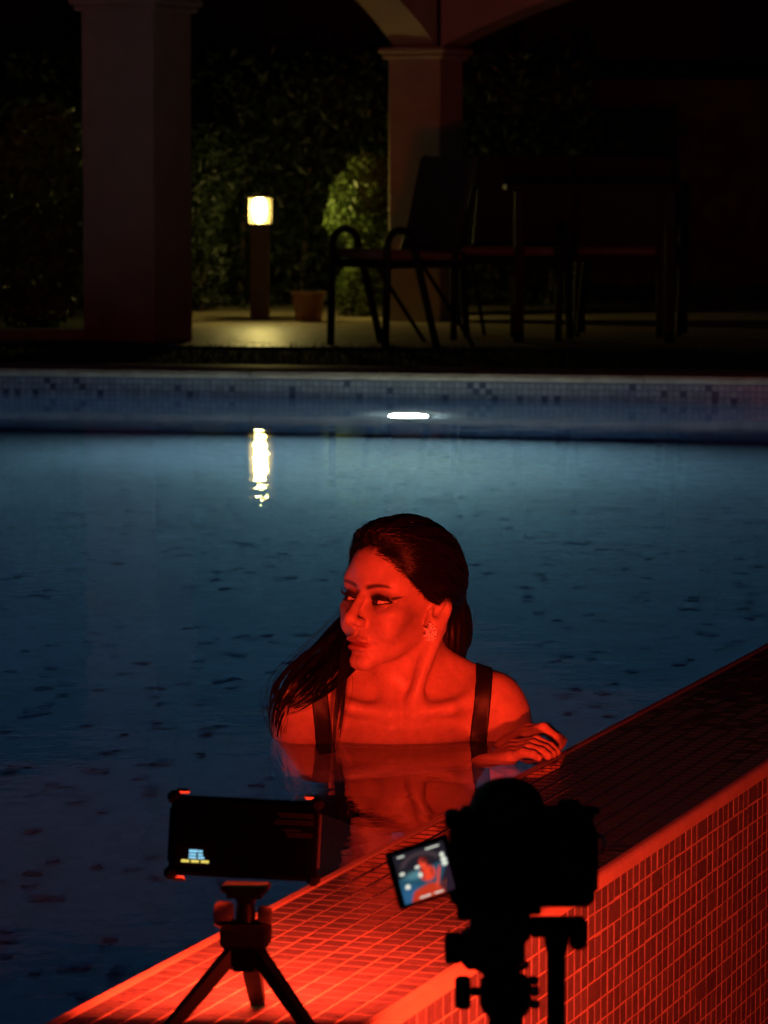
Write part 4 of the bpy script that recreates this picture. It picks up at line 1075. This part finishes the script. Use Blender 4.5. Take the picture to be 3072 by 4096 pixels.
def hair_d(L, groove=True):
    """scalp lifted by the hair's own thickness, which starts at nothing along the hairline"""
    wob = 2.2 * np.sin(L[:, 2] * .21 + L[:, 0] * .09) + 1.5 * np.sin(L[:, 0] * .23)
    back = -(L[:, 1] - np.interp(L[:, 2], HZ, HY).astype(f32) - wob) * .8
    full = 9.5 + 4.0 * np.clip((L[:, 2] - 40) / 60, -.5, 1) + 1.6 * np.sin(L[:, 0] * .075 + 1) * np.sin(L[:, 2] * .06 + L[:, 1] * .04)
    full = full + 10.0 * gau(L, (-46, 38, 80), (30, 45, 34)) + 5.0 * gau(L, (0, 0, 112), (22, 40, 20)) + 5.0 * gau(L, (-68, 45, 42), (16, 16, 12))
    th = np.where(back > 0, full * (1 - np.exp(-np.maximum(back, 0) / 15.0)) + .3, np.maximum(back * .5, -5))
    d = scalp(L) - th
    if groove:
        a = np.arctan2(L[:, 0], L[:, 2] + 15); d = d + np.clip(th / 6, 0, 1) * (1.4 * np.sin(a * 29 + .02 * L[:, 1] + 1.5 * np.sin(a * 5)) + .5 * np.sin(a * 83 + 1.3))
    return d
def sdf_hair(P):
    P = P.astype(f32); L = to_head(P)
    d = hair_d(L) / 1000.0
    fall = smin(cone(P, (.076, 5.215, .215), (.088, 5.225, .155), .050, .042), cone(P, (.088, 5.225, .155), (.084, 5.240, .02), .040, .026), .03)
    fall = fall + .0010 * np.sin(P[:, 0] * 700) + .0006 * np.sin(P[:, 0] * 1500 + P[:, 2] * 60)
    d = smin(d, fall, .02)
    A = L.copy(); A[:, 0] = np.abs(A[:, 0]); d = smax(d, -ell(A, (80, -8, -9), (26, 21, 31)) / 1000.0, .006)
    for a, b_, r0, r1 in SHL: d = smin(d, cone(P, a, b_, r0 * .55, r1 * .42), .010)
    return d
xs = axis([(-.20, .165, .0030)]); ys = axis([(5.03, 5.33, .0030)]); zs = axis([(-.02, .36, .0030)])
V, Q = surfnet(sdf_hair, xs, ys, zs)
hair = adopt(np_mesh('hair', V, Q, M['hair']), woman)
# combed strands: hairline to occiput, then down the nape
g_ = np.random.default_rng(5); paths = []; rads = []
D_, LI, R0 = [], [], []
T = np.linspace(0, 1, 16)
for k in range(3400):
    sx = g_.choice([-1, 1]); u = g_.random()
    zr = g_.uniform(4, 84) if u < .8 else g_.uniform(84, 112)
    yr = np.interp(zr, HZ, HY) + g_.normal(0, 3.0) - (g_.exponential(16) if g_.random() < .45 else 0)
    q = 1 - ((yr + 4) / 92) ** 2 - ((zr - 30) / 77) ** 2
    xr = sx * 71 * math.sqrt(q) if q > .03 else g_.uniform(-40, 40)
    if q <= .03 and zr < 74: continue
    d0 = np.array([xr, yr + 4, zr - 30.0]); d0 /= np.linalg.norm(d0)
    d1 = np.array([g_.normal(0, .20) + sx * .15, -1.0, -.35 + g_.normal(0, .12)]); d1 /= np.linalg.norm(d1)
    om = math.acos(np.clip(d0 @ d1, -1, 1))
    D_.append((np.sin((1 - T) * om)[:, None] * d0 + np.sin(T * om)[:, None] * d1) / max(math.sin(om), 1e-3))
    LI.append(g_.normal(.2, .5) + .6 * np.sin(T * 9 + g_.uniform(0, 6)) + (1.8 * np.sin(T * 2.6 + .3) if g_.random() < .06 else 0)); R0.append(g_.uniform(.00035, .0009))
D_ = np.array(D_); LI = np.array(LI); flat = D_.reshape(-1, 3); rr = np.full(len(flat), 118.0)
cen = np.array([0, -4, 30.0])
for _ in range(9): rr -= hair_d((cen + flat * rr[:, None]).astype(f32), True) * .8
pts = cen + flat * (rr + LI.ravel())[:, None]
pts = from_head(pts).reshape(D_.shape)
for k in range(len(pts)): paths.append(pts[k]); rads.append(R0[k] * np.clip(T * 6 + .2, 0, 1))
# sparse fringe combed back from in front of the hairline, lying on the skin
D_, R0 = [], []
for k in range(520):
    sx = 1 if g_.random() < .8 else -1; zr = g_.uniform(6, 72); yr = np.interp(zr, HZ, HY) + g_.uniform(0, 13) * g_.random()
    q = 1 - ((yr + 4) / 92) ** 2 - ((zr - 30) / 77) ** 2
    if q < .02: continue
    d0 = np.array([sx * 71 * math.sqrt(q), yr + 4, zr - 30.0]); d0 /= np.linalg.norm(d0)
    d1 = np.array([sx * .8, -.55 + g_.normal(0, .1), .05 + g_.normal(0, .2)]); d1 /= np.linalg.norm(d1)
    om = math.acos(np.clip(d0 @ d1, -1, 1)); T2 = T * g_.uniform(.3, .75)
    D_.append((np.sin((1 - T2) * om)[:, None] * d0 + np.sin(T2 * om)[:, None] * d1) / max(math.sin(om), 1e-3)); R0.append(g_.uniform(.0002, .00055))
D_ = np.array(D_); flat = D_.reshape(-1, 3); rr = np.full(len(flat), 118.0)
for _ in range(8):
    Lq = (cen + flat * rr[:, None]).astype(f32)
    rr -= np.minimum(hair_d(Lq, True), sdf_head(from_head(Lq).astype(f32)) * 1000 - .3) * .85
pts = from_head(cen + flat * (rr + .3)[:, None]).reshape(D_.shape)
for k in range(len(pts)): paths.append(pts[k]); rads.append(R0[k] * np.clip(T * 6 + .3, 0, 1))
# flyaways and damp curls standing off the crown
for k in range(170):
    far = g_.random() < .55
    if far: a = np.array([g_.uniform(-72, -25), g_.uniform(10, 66), g_.uniform(38, 100)])
    else: a = g_.normal(size=3) * np.array([60, 60, 60]) + np.array([0, -10, 60]); 
    dr = a - cen; dr /= np.linalg.norm(dr); r_ = 118.0
    for _ in range(9): r_ -= float(hair_d((cen + dr * r_)[None, :].astype(f32), False)[0]) * .9
    p0 = cen + dr * r_; tg = np.cross(dr, g_.normal(size=3)); tg /= np.linalg.norm(tg); L_ = g_.uniform(8, 26); hgt = g_.uniform(1.5, 6.5) if far else g_.uniform(.8, 3.0)
    q_ = T; pp = p0 + tg * (L_ * (q_ - .5))[:, None] + dr * (hgt * np.sin(q_ * math.pi) - 1.5)[:, None] + np.cross(dr, tg) * (2.5 * np.sin(q_ * 5 + k))[:, None]
    paths.append(from_head(pp)); rads.append(np.full(16, g_.uniform(.0002, .0005)))
# baby hairs straying over forehead and temple
for k in range(150):
    sx = 1 if g_.random() < .75 else -1; zr = g_.uniform(16, 82)
    yr = np.interp(zr, HZ, HY) + g_.uniform(0, 5); q = 1 - ((yr + 4) / 93) ** 2 - ((zr - 30) / 78) ** 2
    xr = sx * 71 * math.sqrt(max(q, 0.0))
    if zr > 56: zr = g_.uniform(74, 82); yr = np.interp(zr, HZ, HY) + g_.uniform(0, 4); xr = g_.uniform(-30, 44)
    a = np.array([xr, yr, zr]); dr = np.array([-.15 * sx + g_.normal(0, .3), .8, -.35 + g_.normal(0, .35)]); ln = g_.uniform(4, 13); pp = []
    for q_ in np.linspace(0, 1, 16):
        p = a + dr * ln * q_ + np.array([0, 0, g_.normal(0, .02)]) + np.array([0, -3, 4]) * math.sin(q_ * 2.2) * .6
        dd = p - np.array([0, -4, 30.]); pp.append(p)
    pp = np.array(pp); W_ = from_head(pp).astype(f32)
    dist = sdf_head(W_); # pull onto the skin
    nrm = np.stack([(sdf_head(W_ + np.eye(3, dtype=f32)[i] * .0008) - dist) / .0008 for i in range(3)], 1)
    paths.append(W_ - nrm * (dist - .0006)[:, None]); rads.append(np.linspace(.00042, .00010, 16))
def lock(pts, rad, n, rr, curl=.002):
    pts = np.array(pts, float); m_ = len(pts); tt = np.linspace(0, m_ - 1, 16)
    base = np.stack([np.interp(tt, np.arange(m_), pts[:, k]) for k in range(3)], 1)
    for _ in range(2): base[1:-1] = (base[:-2] + 2 * base[1:-1] + base[2:]) / 4
    rd = np.interp(tt, np.arange(m_), rad)
    nc = max(6, n // 22)
    for c_ in range(nc):                                # wet hair hangs in clumps that taper to points
        o = g_.normal(size=3); o /= np.linalg.norm(o); o *= g_.random() ** .5; ph = g_.uniform(0, 6.28); cut_ = g_.uniform(.72, 1.0)
        tq = np.linspace(0, cut_, 16) * (m_ - 1)
        bs = np.stack([np.interp(tq, tt, base[:, k]) for k in range(3)], 1); rq = np.interp(tq, tt, rd)
        w_ = np.stack([np.sin(tq * 1.3 + ph), np.cos(tq * 1.1 + ph), np.sin(tq * .9 + ph * 2)], 1) * curl * 1.6
        cl_ = bs + o[None, :] * rq[:, None] * 1.15 + w_
        cr_ = np.interp(np.linspace(0, 1, 16), [0, .3, .8, 1], [.0055, .0045, .0028, .0006])
        for _ in range(n // nc + 4):
            q_ = g_.normal(size=3); q_ /= np.linalg.norm(q_); ph2 = g_.uniform(0, 6.28)
            paths.append(cl_ + q_[None, :] * (cr_ * g_.random() ** .5)[:, None] + np.stack([np.sin(tq * 2 + ph2), np.cos(tq * 2.3 + ph2), 0 * tq], 1) * .0005)
            r0 = g_.uniform(.0004, .0009); rads.append(r0 * np.linspace(1, .3, 16))
    for _ in range(n // 14):                            # stray hairs
        o = g_.normal(size=3); o /= np.linalg.norm(o); ph = g_.uniform(0, 6.28)
        paths.append(base + o[None, :] * rd[:, None] * g_.uniform(1.1, 1.5) + np.stack([np.sin(tt * 1.6 + ph), np.cos(tt * 1.3 + ph), np.sin(tt + ph)], 1) * .004); rads.append(np.full(16, .00028))
lock([(.01, 5.24, .200), (-.035, 5.215, .160), (-.072, 5.19, .128), (-.115, 5.165, .104), (-.150, 5.14, .078), (-.163, 5.125, .045), (-.160, 5.11, .015)], [.034, .034, .032, .026, .020, .014, .008], 420, .001, .003)
lock([(-.015, 5.22, .19), (-.052, 5.185, .145), (-.085, 5.145, .106), (-.110, 5.114, .080), (-.128, 5.10, .062), (-.15, 5.105, .050)], [.026, .028, .026, .020, .013, .006], 260, .001, .003)
lock([(-.030, 5.185, .195), (-.052, 5.14, .160), (-.062, 5.10, .120), (-.064, 5.082, .075), (-.069, 5.073, .03), (-.074, 5.068, -.02)], [.012, .013, .013, .009, .006, .003], 150, .001, .0015)
lock([(-.05, 5.15, .17), (-.060, 5.11, .125), (-.058, 5.088, .085), (-.068, 5.078, .04)], [.010, .010, .007, .003], 50, .001, .002)
lock([(.078, 5.19, .25), (.104, 5.205, .20), (.108, 5.21, .15), (.100, 5.215, .122)], [.03, .026, .02, .012], 260, .001, .0025)
Vh, Qh = hair_tubes(np.array(paths), np.array(rads))
M['strand'] = M['hair'].copy(); M['strand'].name = 'wet_hair_strand'
b_s = M['strand'].node_tree.nodes['Principled BSDF']; b_s.inputs['Roughness'].default_value = .30; b_s.inputs['Specular IOR Level'].default_value = .6
adopt(np_mesh('hair_strands', Vh, Qh, M['strand']), woman)

# ------------------------------------------------------------------ black top with broad straps
M['suit'] = pmat('black_swimsuit', (.010, .009, .010), .55, .3, 60, .0003, 500)
def sdf_suit(P):
    P = P.astype(f32); S = P.copy(); S[:, 0] = np.abs(P[:, 0] - C)
    to = smin(sdf_torso(P), sdf_arms(P), .03)
    cl = smin(cone(S, (.018, 5.112, .044), (.075, 5.114, .053), .0062, .0052), cone(S, (.075, 5.114, .053), (.142, 5.156, .078), .0052, .006), .012)
    to = smin(to, cl, .032)
    strap = np.maximum(to - .0032, np.abs(S[:, 0] - (.1135 + .10 * np.clip(P[:, 2] + .02, -.1, .2))) - .0128)
    strap = np.maximum(strap, -.05 - P[:, 2])
    core = np.maximum(sdf_torso(P) - .0035, P[:, 2] + .030)
    core = np.maximum(core, -.66 - P[:, 2])
    return np.minimum(strap, core)
xs = axis([(-.16, .205, .0022)]); ys = axis([(5.04, 5.33, .0025)]); zs = axis([(-.70, -.06, .008), (-.06, .13, .0022)])
V, Q = surfnet(sdf_suit, xs, ys, zs)
adopt(np_mesh('swim_top', V, Q, M['suit']), woman)
# crystal cluster earring on the left ear lobe
M['crystal'] = pmat('crystal', (.85, .80, .80), .2, .1, 200)
er = MB(); ec = from_head((75, -1, -44))
for k in range(34):
    a = k * 2.399; rr = math.sqrt(k / 34) * 13.0
    o = np.array([3.0 - .010 * rr * rr, rr * math.cos(a), rr * math.sin(a)]); nrm = np.array([1, .05 * o[1], .05 * o[2]]); nrm /= np.linalg.norm(nrm)
    p = from_head(np.array((72, 8, -43)) + o); sz = .0016 + .0005 * ((k * 7) % 3)
    wv = Vector(HB @ nrm); tv = wv.orthogonal().normalized(); bv = wv.cross(tv); cc = Vector(p)
    rot = a * 1.7; t1 = tv * math.cos(rot) + bv * math.sin(rot); t2 = -tv * math.sin(rot) + bv * math.cos(rot)
    er.add([cc + t1 * sz * 1.5, cc + t2 * sz, cc - t1 * sz * 1.5, cc - t2 * sz, cc + wv * sz * 1.2, cc - wv * sz], [(0, 1, 4), (1, 2, 4), (2, 3, 4), (3, 0, 4), (1, 0, 5), (2, 1, 5), (3, 2, 5), (0, 3, 5)])
adopt(er.build('earring', M['crystal']), woman)

# beads of water on skin
m, t, b = mat_new('water_bead'); b.inputs['Base Color'].default_value = (.42, .22, .15, 1); b.inputs['Roughness'].default_value = .04; b.inputs['Specular IOR Level'].default_value = .5; b.inputs['Coat Weight'].default_value = 1.0; b.inputs['Coat IOR'].default_value = 1.333
nv = len(body.data.vertices); co = np.empty(nv * 3, f32); body.data.vertices.foreach_get('co', co); co = co.reshape(-1, 3)
no = np.empty(nv * 3, f32); body.data.vertices.foreach_get('normal', no); no = no.reshape(-1, 3)
pick = np.where((co[:, 2] > .006) & (co[:, 2] < .125) & (no[:, 1] < -.1))[0]
sel = g_.choice(pick, 190, replace=False); bd = MB()
for i in sel:
    r_ = float(g_.uniform(.0006, .0013)); n_ = Vector(no[i]); c_ = Vector(co[i]); a_ = n_.orthogonal().normalized(); bb_ = n_.cross(a_)
    vs_ = []
    for (rr_, h_) in ((1.0, -.1), (.8, .38), (.35, .58)):
        vs_ += [c_ + (a_ * math.cos(k * math.pi / 3) + bb_ * math.sin(k * math.pi / 3)) * r_ * rr_ + n_ * r_ * h_ - Vector((0, 0, r_ * .5 * (1 - rr_))) for k in range(6)]
    bd.add(vs_, [(l * 6 + k, l * 6 + (k + 1) % 6, l * 6 + 6 + (k + 1) % 6, l * 6 + 6 + k) for l in range(2) for k in range(6)] + [tuple(12 + k for k in range(6))])
beads = adopt(bd.build('water_beads', m, None, False), woman); beads.data.polygons.foreach_set('use_smooth', [True] * len(beads.data.polygons)); tag(beads, kind='stuff')
